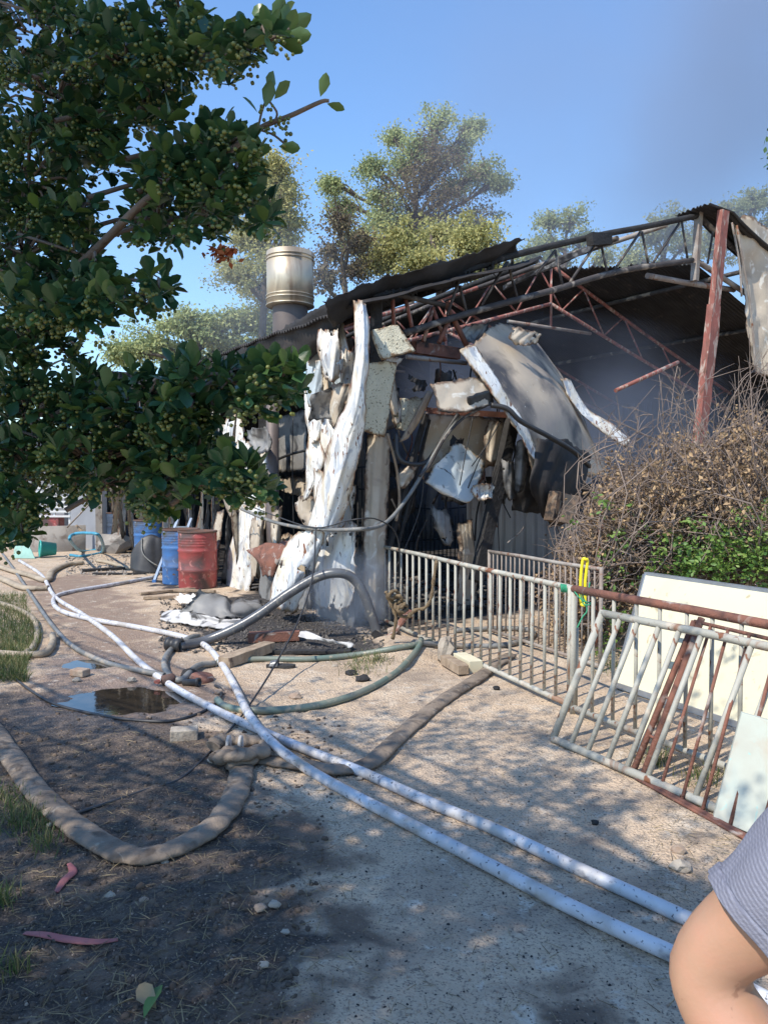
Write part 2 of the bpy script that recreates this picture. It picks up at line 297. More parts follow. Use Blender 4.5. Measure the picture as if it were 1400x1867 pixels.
def sheet(name, rows, mat, parent=None, nu=20, nv=30, rag=.0, wob=.01, hole=0, corr=0, corrp=.08, solid=.006, seed=0, crease=0, **kw):
    """rows: list of rows of 3D control points (all same length); torn sheet through them"""
    a = np.array([crom(r, nu) for r in rows]); g = np.array([crom(a[:, j], nv) for j in range(nu)])      # nu x nv x 3
    du = np.gradient(g, axis=0); dv = np.gradient(g, axis=1); nr = np.cross(du, dv); nr /= np.linalg.norm(nr, axis=2, keepdims=True)+1e-9
    mm = M(); vs = []; ed = []; keep = np.ones((nu, nv), bool)
    sz = (np.linalg.norm(g[-1, nv//2]-g[0, nv//2]), np.linalg.norm(g[nu//2, -1]-g[nu//2, 0]))
    for i in range(nu):
        for j in range(nv):
            u = i/(nu-1); v = j/(nv-1); p = Vector(g[i, j]); q = p*2.3+Vector((seed*3.1, seed, 0))
            fd = mn.noise(Vector((u*3.1+seed, v*.8, seed))); p2 = p+Vector(nr[i, j])*(wob*.7*mn.fractal(q*1.1, 1, 2, 2)+wob*1.1*(abs((u*(2+seed % 3)+v*(.6+.37*(seed % 4))+seed*.37+fd*.5) % 1*2-1)-.5)*min(1, sz[0]*2.5)+(crease*abs(mn.noise(q*1.1)) if crease else 0)+corr*math.sin(u*sz[0]/corrp*2*math.pi))
            e = min(u*sz[0], (1-u)*sz[0], v*sz[1], (1-v)*sz[1])
            if rag:
                k = rag*(.5*mn.fractal(q*2.0, .7, 2.2, 2)+.45*mn.noise(q*8)+.35*mn.noise(q*23))
                if i in (0, nu-1): p2 += Vector(du[i, j]).normalized()*k*(1 if i == 0 else -1)
                if j in (0, nv-1): p2 += Vector(dv[i, j]).normalized()*k*1.6*(1 if j == 0 else -1)
            if hole and mn.fractal(q*2.2+Vector((9, 9, 9)), .8, 2, 3)*(1 if e > .12 else 1.9) > .95-hole: keep[i, j] = False
            vs.append(p2); ed.append(min(.999, e/.35))
    fs = [(i*nv+j, (i+1)*nv+j, (i+1)*nv+j+1, i*nv+j+1) for i in range(nu-1) for j in range(nv-1) if keep[i, j] or keep[i+1, j] and keep[i, j+1] and keep[i+1, j+1]]
    mm.add(vs, fs, True, ed)
    return mm.build(name, mat, parent, solid=solid, **kw)
def np_mesh(name, verts, faces, mat, parent=None, tint=None, smooth=False, label=None, cat=None, group=None, kind=None, off=None):
    off = np.array(off if off is not None else (wloc(parent)[:] if parent else (0, 0, 0)))
    me = bpy.data.meshes.new(name); nf, k = faces.shape
    me.vertices.add(len(verts)); me.vertices.foreach_set('co', (verts-off).astype(np.float32).ravel())
    me.loops.add(nf*k); me.loops.foreach_set('vertex_index', faces.astype(np.int32).ravel())
    me.polygons.add(nf); me.polygons.foreach_set('loop_start', np.arange(0, nf*k, k, dtype=np.int32)); me.polygons.foreach_set('loop_total', np.full(nf, k, np.int32))
    if smooth: me.polygons.foreach_set('use_smooth', np.ones(nf, bool))
    if tint is not None: a = me.attributes.new('tint', 'FLOAT', 'POINT'); a.data.foreach_set('value', tint.astype(np.float32))
    me.materials.append(MT[mat]); me.update(calc_edges=True); me.validate()
    o = link(name, me, parent, (0, 0, 0) if parent else tuple(off)); return tag(o, label, cat, group, kind)
def frames(d, roll=None):
    """rotation matrices (N,3,3) whose Y axis = d, Z near up with roll"""
    d = d/(np.linalg.norm(d, axis=1, keepdims=True)+1e-9); up = np.tile([0, 0, 1.0], (len(d), 1))
    x = np.cross(d, up); bad = np.linalg.norm(x, axis=1) < .05; x[bad] = [1, 0, 0]; x /= np.linalg.norm(x, axis=1, keepdims=True); z = np.cross(x, d)
    if roll is not None:
        c, s_ = np.cos(roll)[:, None], np.sin(roll)[:, None]; x, z = x*c+z*s_, z*c-x*s_
    return np.stack([x, d, z], axis=2)
def scatter(tv, tf, mats, pos, sc):
    tv = np.array(tv, float); tf = np.array(tf); n = len(pos)
    v = np.einsum('nij,kj->nki', mats, tv)*sc[:, None, None]+pos[:, None, :]
    f = (tf[None]+(np.arange(n)*len(tv))[:, None, None]).reshape(-1, tf.shape[1]); return v.reshape(-1, 3), f
LEAF_V = [(0, 0, 0), (-.17, .3, .04), (0, .3, -.01), (.17, .3, .04), (-.27, .62, .05), (0, .64, -.02), (.27, .62, .05), (-.15, .88, .02), (.15, .88, .02), (0, 1, -.06)]
LEAF_F = [(0, 1, 2), (0, 2, 3), (1, 4, 5), (1, 5, 2), (2, 5, 6), (2, 6, 3), (4, 7, 5), (5, 8, 6), (5, 7, 9), (5, 9, 8)]
RHOMB_V = [(0, 0, 0), (-.28, .5, .08), (0, 1, -.05), (.28, .5, .08)]; RHOMB_F = [(0, 3, 2, 1)]
CURL_V = [(0, 0, 0), (-.3, .4, .25), (.0, .5, -.05), (.3, .4, .3), (0.05, 1, .2)]; CURL_F = [(0, 2, 1), (0, 3, 2), (1, 2, 4), (2, 3, 4)]
def ico():
    t = (1+5**.5)/2; v = np.array([(-1, t, 0), (1, t, 0), (-1, -t, 0), (1, -t, 0), (0, -1, t), (0, 1, t), (0, -1, -t), (0, 1, -t), (t, 0, -1), (t, 0, 1), (-t, 0, -1), (-t, 0, 1)])/math.sqrt(1+t*t)
    f = [(0, 11, 5), (0, 5, 1), (0, 1, 7), (0, 7, 10), (0, 10, 11), (1, 5, 9), (5, 11, 4), (11, 10, 2), (10, 7, 6), (7, 1, 8), (3, 9, 4), (3, 4, 2), (3, 2, 6), (3, 6, 8), (3, 8, 9), (4, 9, 5), (2, 4, 11), (6, 2, 10), (8, 6, 7), (9, 8, 1)]
    return v, f
ICO_V, ICO_F = ico()
SH_V = [(-1, -.5, -.3), (.9, -.7, -.2), (1.1, .6, -.3), (-.8, .8, -.25), (-.6, -.4, .3), (.5, -.5, .35), (.8, .3, .2), (-.5, .6, .3)]; SH_F = [(0, 3, 2, 1), (4, 5, 6, 7), (0, 1, 5, 4), (1, 2, 6, 5), (2, 3, 7, 6), (3, 0, 4, 7)]
def rdir(n): v = rng.normal(size=(n, 3)); return v/np.linalg.norm(v, axis=1, keepdims=True)

# ------------------------------------------------------------ ground
def poly_mask(pts, soft):
    w_ = [G(*p) for p in pts]; q = np.array([(p.x, p.y) for p in w_])
    def fn(X, Y):
        ins = np.zeros(X.shape, bool); dm = np.full(X.shape, 1e9)
        for i in range(len(q)):
            x1, y1 = q[i]; x2, y2 = q[(i+1) % len(q)]
            c = ((y1 > Y) != (y2 > Y)) & (X < (x2-x1)*(Y-y1)/(y2-y1+1e-12)+x1); ins ^= c
            dx, dy = x2-x1, y2-y1; t = np.clip(((X-x1)*dx+(Y-y1)*dy)/(dx*dx+dy*dy+1e-12), 0, 1); dm = np.minimum(dm, np.hypot(X-x1-t*dx, Y-y1-t*dy))
        s_ = np.where(ins, dm, -dm); return np.clip(.5+s_/(2*soft), 0, 1)
    return fn
def axis(lo, hi, step, far, grow=1.18):
    a = list(np.arange(lo, hi, step)); s_ = step
    x = a[-1]
    while x < far: s_ *= grow; x += s_; a.append(x)
    s_ = step; x = a[0]; pre = []
    while x > -far: s_ *= grow; x -= s_; pre.append(x)
    return np.array(pre[::-1]+a)
gx = axis(-4.2, 3.6, .034, 700); gy = axis(1.6, 10.0, .034, 700)
X, Y = np.meshgrid(gx, gy); nx, ny = len(gx), len(gy)
Z = np.array([[(H(x, y) if abs(x) < 30 and -20 < y < 40 else 0) for x in gx] for y in gy])
gv = np.stack([X, Y, Z], 2).reshape(-1, 3); idx = np.arange(nx*ny).reshape(ny, nx)
gf = np.stack([idx[:-1, :-1], idx[:-1, 1:], idx[1:, 1:], idx[1:, :-1]], 2).reshape(-1, 4)
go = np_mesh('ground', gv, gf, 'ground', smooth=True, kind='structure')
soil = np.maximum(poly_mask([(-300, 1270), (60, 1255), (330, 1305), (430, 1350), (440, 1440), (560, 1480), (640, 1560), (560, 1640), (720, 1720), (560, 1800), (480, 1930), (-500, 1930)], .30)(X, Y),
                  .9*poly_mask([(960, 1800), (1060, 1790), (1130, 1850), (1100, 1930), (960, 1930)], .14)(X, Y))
damp = poly_mask([(20, 1060), (180, 1040), (300, 1130), (330, 1200), (450, 1290), (330, 1330), (0, 1300), (100, 1180)], .3)(X, Y)
conc = poly_mask([(560, 1420), (900, 1330), (1080, 1440), (1350, 1600), (1500, 1930), (400, 1930), (640, 1600)], .3)(X, Y)*.75
uu = (X-BO.x)*BU.x+(Y-BO.y)*BU.y; vv = (X-BO.x)*BV.x+(Y-BO.y)*BV.y
char = np.clip(np.minimum(uu+.7, vv+.9)/.8, 0, 1)*(vv < 16)*(uu < 13)
char = np.maximum(char, poly_mask([(290, 1130), (420, 1090), (480, 1080), (660, 1150), (690, 1175), (600, 1200), (470, 1190), (380, 1165)], .12)(X, Y)*.95)
char = np.maximum(char, .7*poly_mask([(230, 1050), (400, 1060), (400, 1090), (290, 1080)], .15)(X, Y))
wet = np.exp(-(((X+1.85)/.85)**2+((Y-5.7)/.75)**2)) + .9*np.exp(-(((X+2.6)/.6)**2+((Y-6.9)/.4)**2))
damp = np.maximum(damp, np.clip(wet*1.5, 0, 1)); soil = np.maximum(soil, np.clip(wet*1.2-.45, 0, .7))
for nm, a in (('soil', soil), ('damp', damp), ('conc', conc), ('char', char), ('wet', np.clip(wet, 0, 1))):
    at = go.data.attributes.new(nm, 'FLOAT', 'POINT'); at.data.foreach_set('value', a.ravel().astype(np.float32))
def puddle(cx, cy, rx, ry, z):
    n = 40; m = M(); m.add([(cx+rx*math.cos(2*math.pi*k/n), cy+ry*math.sin(2*math.pi*k/n), z) for k in range(n)], [tuple(range(n))]); m.build('puddle', 'water', kind='structure')
puddle(-1.97, 5.75, .75, .61, -.022); puddle(-2.65, 6.9, .42, .28, -.018)
# far hills of trees are hidden; a low rise closes the horizon
hv = []; hf = []
NH = 60
for i in range(NH+1):
    a = math.pi*(.02+.96*i/NH); r = 180
    for j, (rr, z) in enumerate(((0, -1), (15, 2.5), (40, 7), (90, 10), (160, -1))): hv.append(((r+rr)*math.cos(a), (r+rr)*math.sin(a), z*(1+.5*mn.noise(Vector((i*.35, j, 2)))) if z > 0 else z))
    if i: hf += [((i-1)*5+j, i*5+j, i*5+j+1, (i-1)*5+j+1) for j in range(4)]
m = M(); m.add(hv, hf, True); MT['hill'] = pmat('wooded_hill', (.06, .09, .04), (.04, .06, .03), .2, .95, 0, 0); m.build('hills', 'hill', kind='structure')

# ------------------------------------------------------------ the burned shed
shed = thing('burned_shed', 'burned out metal shed with collapsed charred roof, bare trusses and peeling white wall panels', 'building', B(0, 0, 0))
def roof_part(us, vs_, name='roof_sheet', mat='charsheet', drop=0, label=None, cut=None, sag=.06):
    g = []; 
    nu, nv = 14, int(abs(vs_[1]-vs_[0])/.0127)+2
    for i in range(nu):
        for j in range(nv):
            u = us[0]+(us[1]-us[0])*i/(nu-1); v = vs_[0]+(vs_[1]-vs_[0])*j/(nv-1)
            if cut: u2 = cut(u, v)
            else: u2 = u
            z = roofz(u2)+drop+.018*math.sin(v/.076*2*math.pi)-sag*(1+mn.noise(Vector((u*.8, v*.5, 4))))*.8+.05*mn.noise(Vector((u*2, v*2, 1)))
            g.append(B(u2, v, z))
    m = M(); m.add(g, [(i*nv+j, (i+1)*nv+j, (i+1)*nv+j+1, i*nv+j+1) for i in range(nu-1) for j in range(nv-1)], True)
    return m.build(name, mat, shed, solid=.004, label=label)
# left slope in strips (each a sheet run of the roof)
roof_part((-.38, 2.2), (-.25, 3.2), cut=lambda u, v: u+(.45*mn.noise(Vector((v*2.5, 0, 5)))-.15*v)*(u > 1.7))
roof_part((-.36, 2.0), (3.15, 6.4), cut=lambda u, v: u+.5*mn.noise(Vector((v*2.5, 0, 7)))*(u > 1.7))
roof_part((-.38, 5.6), (6.35, 9.8)); roof_part((-.36, 5.9), (9.75, 14.2))
# right slope, with the ragged torn edge by the ridge
roof_part((6.0, 12.3), (3.9, 9), sag=.02); roof_part((6.0, 12.3), (8.95, 14.2), sag=.02)
roof_part((6.1, 12.3), (.9, 3.95), sag=.02, cut=lambda u, v: max(u, 7.2-(v-.9)*.4+.1*mn.noise(Vector((v*6, 0, 3)))))
roof_part((6.05, 9.5), (-.35, .25), name='roof_sheet', cut=lambda u, v: u+.1*mn.noise(Vector((v*6, 0, 8)))-(.35 if u < 6.2 else 0), sag=-.05)
# burnt verge hanging over the front
sheet('hanging_roof_sheet', [[F(588, 549, -.2), F(650, 524, -.2), F(720, 501, -.25), (F(800, 480, -.25)), F(880, 456, -.25), F(958, 431, -.25)],
                     [F(596, 566, -.15), F(655, 540, -.12), F(722, 523, -.1), F(800, 508, -.1), F(872, 482, -.1), F(950, 446, -.15)],
                     [F(610, 596, .15), F(670, 552, .1), F(730, 533, .05), F(805, 528, .05), F(862, 502, .05), F(944, 462, .0)]], 'charsheet', shed, 60, 14, rag=.05, wob=.03, crease=.06, seed=1)
sheet('hanging_roof_sheet', [[S(604, 548, -.34), S(540, 583, -.34), S(480, 617, -.34), S(420, 645, -.36), S(360, 672, -.36)],
                     [S(622, 585, -.25), S(560, 632, -.25), S(500, 655, -.25), S(430, 672, -.3), S(360, 686, -.3)],
                     [S(612, 622, -.12), S(560, 655, -.1), S(500, 674, -.12), S(430, 690, -.2), S(360, 700, -.25)]], 'charsheet', shed, 60, 14, rag=.04, wob=.02, corr=.012, corrp=.09, seed=2)
for q in range(34):                                   # sawtooth of corrugated ends at the eave
    px = 604-q*7; py = 546+q*3.6
    if q % 1 == 0:
        pass
# ragged insulation hanging from the verge
m = M()
for k in range(60):
    t = random.random(); px = 690+t*250; py = 532-t*68+random.uniform(-8, 8); p = F(px, py, random.uniform(-.05, .3)); l = random.uniform(.04, .2)
    m.tube([p, p+Vector((random.uniform(-.03, .03), 0, -l*.6)), p+Vector((random.uniform(-.06, .06), 0, -l))], [.022, .014, .004], 5)
m.build('charred_insulation', 'char', shed, kind='stuff')

def truss(d, name_mat, u0=0.15, u1=11.85, skip=(), r=.035, rb=.017, n=20, depth=.72):
    """a ridge truss standing across the shed at depth d"""
    t = thing('roof_truss', None, None, (0, 0, 0)); del_keys(t); t.parent = shed; t.location = B(0, d, 0)-wloc(shed)
    def zt(u): return roofz(u)-.12
    def zb(u): return roofz(u)-.12-depth*(.55+.45*min(u, 12-u)/6)
    def top(u): return B(u, d, zt(u))
    def bot(u): return B(u, d, zb(u))
    for f, nm in ((top, 'top_chord'), (bot, 'bottom_chord')):
        for a, b in ((u0, 6), (6, u1)):
            M().tube(path([f(a), f((a+b)/2)+Vector((0, 0, -.03)), f(b)], 8), r, 8).build(nm, name_mat, t)
    us = np.linspace(u0+.2, u1-.2, n)
    for i in range(n-1):
        a, b = (top, bot) if i % 2 else (bot, top)
        if i in skip: continue
        M().tube([a(us[i]), b(us[i+1])], rb, 6).build('brace', name_mat, t)
    M().tube([top(6), bot(6)+Vector((0, 0, -.45))], rb*1.4, 6).build('king_post', name_mat, t)
    M().tube([B(4.9, d, zb(4.9)-.12), B(7.1, d, zb(7.1)-.12)], r*.9, 8).build('tie_bar', 'palepipe', t)
    return t
def del_keys(o):
    for k in ('label', 'category', 'group', 'kind'):
        if k in o: del o[k]
def tag_noop(*a): pass
truss(3.17, 'redpaint', skip=(3, 14)); truss(6.4, 'redpaint', rb=.02); truss(9.6, 'burntpipe', n=16); truss(12.8, 'burntpipe', n=16)
# front truss, traced member by member
ft = bpy.data.objects.new('roof_truss', None); COL.objects.link(ft); ft.parent = shed; ft['label'] = 'blackened front roof truss, bare of sheets'
M().tube(path([F(676, 540), F(800, 510), F(925, 468), F(1085, 430), F(1180, 412), F(1274, 392)], 30), .043, 8).build('top_chord', 'char', ft)
M().tube(path([F(735, 608), F(870, 566), F(1000, 531), F(1130, 494), F(1262, 474)], 24), .042, 8).build('bottom_chord', 'burntpipe', ft)
M().tube(path([F(1274, 392), F(1330, 445), F(1420, 515)], 8), .04, 8).build('top_chord', 'burntpipe', ft)
M().tube(path([F(1268, 474), F(1320, 508), F(1420, 575)], 8), .042, 8).build('bottom_chord', 'palepipe', ft)
for a, b in (((923, 478), (878, 556)), ((925, 476), (944, 548)), ((1012, 456), (976, 502)), ((1012, 456), (1026, 525)), ((1090, 438), (1032, 525)), ((1095, 442), (1108, 503)), ((1168, 421), (1112, 503)), ((1170, 421), (1182, 482)), ((1240, 404), (1188, 482)), ((1243, 404), (1253, 470)), ((1300, 420), (1290, 480)), ((840, 500), (815, 575)), ((838, 520), (850, 568))):
    M().tube([F(*a), F(*b)], .019, 6).build('brace', 'burntpipe', ft)
M().beam(F(1274, 385), F(1266, 512), .1, .08).build('king_post', 'palepipe', ft)
M().tube([F(1180, 502, .1), F(1250, 515, .1), F(1338, 528, .1)], .045, 8).build('tie_bar', 'palepipe', ft)
M().tube(path([F(700, 531, .1), F(760, 545, .1), F(810, 556, .1)], 6), .032, 8).build('rafter', 'burntpipe', ft)
M().tube([F(812, 552, .1), F(852, 632, .1)], .035, 8).build('rafter', 'rusty', ft)
M().tube([F(820, 580, .05), F(800, 625, .05)], .03, 8).build('rafter', 'rusty', ft)
M().beam(F(755, 633, .2), F(835, 645, .2), .1, .14).build('lintel', 'rusty', ft)
M().tube([F(741, 650, .1), F(850, 662, .1)], .028, 8).build('tie_bar', 'palepipe', ft)
for a, b in (((715, 540), (718, 592)), ((738, 540), (752, 600)), ((790, 560), (772, 622)), ((790, 565), (812, 622))):
    M().tube([F(*a, .15), F(*b, .15)], .025, 6).build('brace', 'redpaint', ft)
# burnt purlins, sagging along the shed
for u, mt, s_ in ((1.2, 'char', .15), (2.6, 'char', .35), (4.2, 'burntpipe', .2), (5.3, 'palepipe', .05), (7.6, 'burntpipe', .0), (9.4, 'burntpipe', .0)):
    M().tube(path([B(u, .1, roofz(u)-.08), B(u, 3.2, roofz(u)-.08-s_*.3), B(u, 8, roofz(u)-.1-s_), B(u, 13.5, roofz(u)-.1)], 20), .04, 7).build('purlin', mt, shed)
M().beam(F(1105, 440, .3), F(920, 522, 1.0), .2, .06, n=10, jit=.02).build('purlin', 'panel_grey', shed)
M().beam(F(1075, 436, -.1), F(1110, 436, -.1), .12, .16, n=3, jit=.01).build('purlin_end', 'char', shed)
# columns
M().beam(F(686, 527, .05), F(682, 1150, .05), .13, .13, n=14, jit=.008).build('corner_post', 'char', shed)
M().beam(F(1319, 384, -.35), F(1302, 560, -.3), .17, .09, up=BV, n=8, jit=.006).build('leaning_column', 'redpaint', shed)
M().beam(F(1302, 556, -.3), F(1270, 850, -.2), .2, .11, up=BV, n=12, jit=.008).build('leaning_column', 'redpaint', shed)
for d in (3.17, 6.4, 9.6, 12.8):
    M().beam(B(.05, d, 0), B(.05, d, 3.6), .12, .12, n=6, jit=.004).build('post', 'char', shed); M().beam(B(11.9, d, 0), B(11.9, d, 3.6), .12, .12).build('post', 'char', shed)
M().tube([S(497, 700, -.1), S(497, 1010, -.1), S(499, 1070, -.1)], .09, 14).build('downpipe', 'dullpipe', shed)
M().tube([F(1122, 712, -.6), F(1236, 660, -.6)], .028, 8).build('bent_pipe', 'redpaint', shed)
M().tube([F(1270, 848, -.9), F(1430, 826, -.9)], .04, 8).build('bent_pipe', 'alu', shed)
# right wall, back wall and interior partition (dark)
def corr_wall(p0, p1, z0, z1, mat, nm, amp=.02, per=.2, lab=None):
    p0, p1 = Vector(p0), Vector(p1); L_ = (p1-p0).length; n = int(L_/per*6); d = (p1-p0).normalized(); nn = Vector((-d.y, d.x, 0)); vs = []
    for i in range(n+1):
        q = p0+d*L_*i/n+nn*amp*(1 if (i % 6) in (1, 2) else 0)
        for j in range(6): vs.append(Vector((q.x, q.y, z0+(z1-z0)*j/5))+nn*.05*mn.noise(Vector((i*.08, j*.7, 3))))
    m = M(); m.add(vs, [(i*6+j, (i+1)*6+j, (i+1)*6+j+1, i*6+j+1) for i in range(n) for j in range(5)]); return m.build(nm, mat, shed, solid=.004, label=lab)
corr_wall(B(12, 0, 0), B(12, 14, 0), 0, 3.7, 'sootwall', 'side_wall'); corr_wall(B(12, 14, 0), B(0, 14, 0), 0, 4.6, 'sootwall', 'back_wall')
corr_wall(B(2.95, 1.95, 0), B(5.3, 1.5, 0), 0, 1.95, 'partition', 'partition', lab='sooty grey inner partition behind the gate')
corr_wall(B(5.25, 1.6, 0), B(9.5, 1.0, 0), 0, 1.7, 'sootwall', 'partition')
# side wall remnants further back behind the drums: ragged strips still hanging
for k in range(52):
    v = 3.6+k*.2+random.uniform(-.05, .05); z1 = random.choice([3.4, 2.9, 2.4, 3.5]); z0 = random.choice([0, .1, .3, .9]); wd = random.uniform(.10, .24); o_ = random.uniform(-.14, .06)
    tw = random.uniform(-.15, .15)
    rows = [[B(o_-.02, v, z1), B(o_, v+wd, z1+random.uniform(-.3, .1))], [B(o_-.1+tw, v+random.uniform(-.05, .05), (z0+z1)/2), B(o_+tw, v+wd*.9, (z0+z1)/2)], [B(o_-random.uniform(0, .25), v+random.uniform(-.1, .1), z0), B(o_, v+wd*random.uniform(.4, 1), z0+random.uniform(0, .2))]]
    sheet('wall_strip', rows, random.choice(['panel', 'panel_tan', 'panel', 'panel_grey', 'panel_pit']), shed, 6, 16, rag=.05, wob=.03, seed=k)
# the big peeling panels on the side wall, one by one (pixel corners, distance off the wall)
def sp(name, mat, rows, lab=None, **k):
    return sheet(name, [[S(*c) for c in r] for r in rows], mat, shed, label=lab, **k)
sp('wall_panel', 'panel_blue', [[(556, 640, .05), (585, 612, .02), (622, 580, .05)], [(560, 700, 0), (590, 690, .03), (634, 665, .05)], [(568, 760, .0), (600, 775, .05), (628, 770, .1)], [(596, 800, .05), (606, 806, .1), (618, 812, .1)]], nu=24, nv=30, rag=.05, wob=.025, hole=.1, seed=3)
sp('wall_panel', 'panel', [[(612, 584, -.08), (624, 576, -.06)], [(620, 640, -.1), (640, 660, -.04)], [(620, 720, -.12), (646, 730, .0)], [(632, 770, -.1), (640, 790, 0)]], nu=12, nv=26, rag=.03, wob=.02, seed=4)
sp('wall_panel', 'panel', [[(554, 690, -.12), (590, 660, -.06)], [(556, 760, -.16), (604, 745, -.1)], [(576, 820, -.14), (622, 800, -.1)], [(600, 870, -.1), (618, 866, -.08)]], nu=18, nv=24, rag=.04, wob=.02, hole=.08, seed=5)
sp('wall_panel', 'panel', [[(564, 782, -.2), (572, 776, -.15)], [(558, 830, -.22), (592, 830, -.15)], [(558, 880, -.2), (584, 860, -.15)], [(552, 915, -.2), (560, 912, -.18)]], nu=12, nv=22, rag=.04, wob=.02, seed=6)
tw = [[(646, 549, -.42), (657, 548, -.5), (666, 556, -.4)], [(646, 600, -.45), (660, 600, -.55), (674, 600, -.42)], [(644, 660, -.5), (660, 662, -.6), (674, 664, -.45)], [(626, 740, -.55), (648, 742, -.68), (668, 745, -.5)],
      [(604, 800, -.6), (630, 806, -.72), (660, 800, -.5)], [(584, 860, -.6), (612, 866, -.75), (648, 862, -.55)], [(570, 920, -.6), (598, 926, -.75), (634, 925, -.55)], [(560, 962, -.62), (590, 968, -.78), (618, 966, -.55)]]
sp('wall_panel', 'panel', tw, 'long twisted white panel strip running from the eave to the ground', nu=26, nv=110, rag=.03, wob=.03, seed=7, crease=.04, solid=.012)
sp('wall_panel', 'panel_tan', [[(650, 700, -.3), (664, 700, -.3)], [(632, 790, -.3), (658, 790, -.3)], [(612, 860, -.3), (645, 840, -.3)], [(622, 900, -.3), (636, 880, -.3)]], nu=10, nv=24, rag=.02, wob=.02, seed=8)
sp('wall_panel', 'panel_blue', [[(640, 800, -.35), (652, 790, -.3)], [(618, 870, -.35), (636, 865, -.35)], [(614, 930, -.3), (640, 930, -.4)], [(622, 990, -.25), (646, 1000, -.35)], [(634, 1060, -.2), (645, 1060, -.3)]], nu=12, nv=34, rag=.02, wob=.02, seed=9)
sp('wall_panel', 'panel', [[(545, 968, -.72), (575, 962, -.7), (592, 968, -.65)], [(516, 1000, -.78), (552, 1004, -.8), (582, 1010, -.65)], [(500, 1050, -.85), (532, 1052, -.9), (562, 1060, -.7)], [(490, 1098, -.9), (512, 1112, -.95), (542, 1116, -.75)]], nu=26, nv=34, rag=.05, wob=.03, hole=.12, seed=10)
sp('wall_panel', 'panel', [[(582, 960, -.4), (612, 958, -.42), (650, 952, -.38)], [(576, 1020, -.4), (612, 1020, -.46), (648, 1020, -.4)], [(574, 1080, -.4), (612, 1080, -.45), (646, 1080, -.4)], [(578, 1105, -.4), (612, 1112, -.45), (640, 1105, -.4)]], nu=30, nv=36, rag=.08, wob=.02, hole=.32, seed=11)
sp('wall_panel', 'panel_grey', [[(572, 1060, -.33), (650, 1050, -.33)], [(574, 1110, -.33), (648, 1110, -.33)], [(576, 1178, -.33), (640, 1186, -.33)]], nu=22, nv=24, rag=.06, wob=.02, seed=12)
sp('wall_panel', 'panel', [[(432, 926, -.1), (456, 920, -.18), (488, 918, -.1)], [(422, 985, -.14), (448, 985, -.2), (478, 985, -.12)], [(410, 1040, -.16), (436, 1040, -.22), (464, 1042, -.14)], [(406, 1072, -.18), (430, 1082, -.22), (452, 1090, -.15)]], nu=22, nv=34, rag=.03, wob=.03, hole=.05, seed=13)
sp('wall_panel', 'panel', [[(432, 870, -.12), (470, 845, -.1), (508, 800, -.05)], [(425, 905, -.15), (462, 890, -.12), (498, 850, -.06)], [(425, 935, -.15), (455, 930, -.12), (486, 905, -.1)]], nu=22, nv=20, rag=.05, wob=.03, seed=14)
sp('wall_panel', 'panel', [[(404, 770, -.1), (424, 755, -.1), (440, 760, -.05)], [(402, 820, -.12), (424, 815, -.12), (446, 815, -.05)], [(412, 870, -.1), (430, 865, -.1), (452, 850, -.05)]], nu=18, nv=20, rag=.06, wob=.03, seed=15, hole=.15)
sp('wall_panel', 'panel_tan', [[(448, 805, -.02), (490, 800, .0)], [(446, 850, -.02), (488, 860, .0)]], nu=12, nv=12, rag=.05, wob=.03, seed=16)
sp('wall_panel', 'rusty', [[(450, 1004, -.6), (490, 990, -.5), (528, 986, -.4)], [(466, 1020, -.62), (496, 1020, -.6), (530, 1004, -.5)], [(480, 1052, -.6), (498, 1050, -.6), (516, 1030, -.5)]], 'rust brown corner folded out from the wall', nu=18, nv=16, rag=.05, wob=.04, seed=17, crease=.06)
sp('wall_panel', 'panel_grey', [[(474, 1030, -.3), (500, 1040, -.3)], [(472, 1070, -.3), (502, 1080, -.3)], [(480, 1106, -.3), (500, 1112, -.3)]], nu=12, nv=14, rag=.04, wob=.03, seed=18)
sp('wall_panel', 'panel_tan', [[(396, 935, -.25), (408, 930, -.2)], [(386, 980, -.3), (402, 985, -.25)], [(386, 1030, -.35), (398, 1040, -.3)], [(390, 1062, -.35), (394, 1062, -.35)]], nu=8, nv=24, rag=.03, wob=.02, seed=19)
sp('inner_panel', 'panel_grey', [[(508, 760, .5), (560, 745, .5)], [(506, 820, .5), (560, 815, .5)], [(506, 862, .5), (566, 858, .5)]], nu=12, nv=12, rag=.02, wob=.02, seed=20)
sp('inner_panel', 'panel_tan', [[(508, 870, .6), (560, 865, .6)], [(508, 890, .6), (572, 900, .6)], [(520, 900, .6), (548, 905, .6)]], nu=12, nv=12, rag=.08, wob=.04, seed=21)
sp('inner_panel', 'panel_tan', [[(510, 975, .3), (560, 970, .3)], [(508, 1060, .3), (560, 1060, .3)], [(508, 1120, .3), (565, 1130, .3)]], nu=12, nv=14, rag=.05, wob=.02, seed=22)
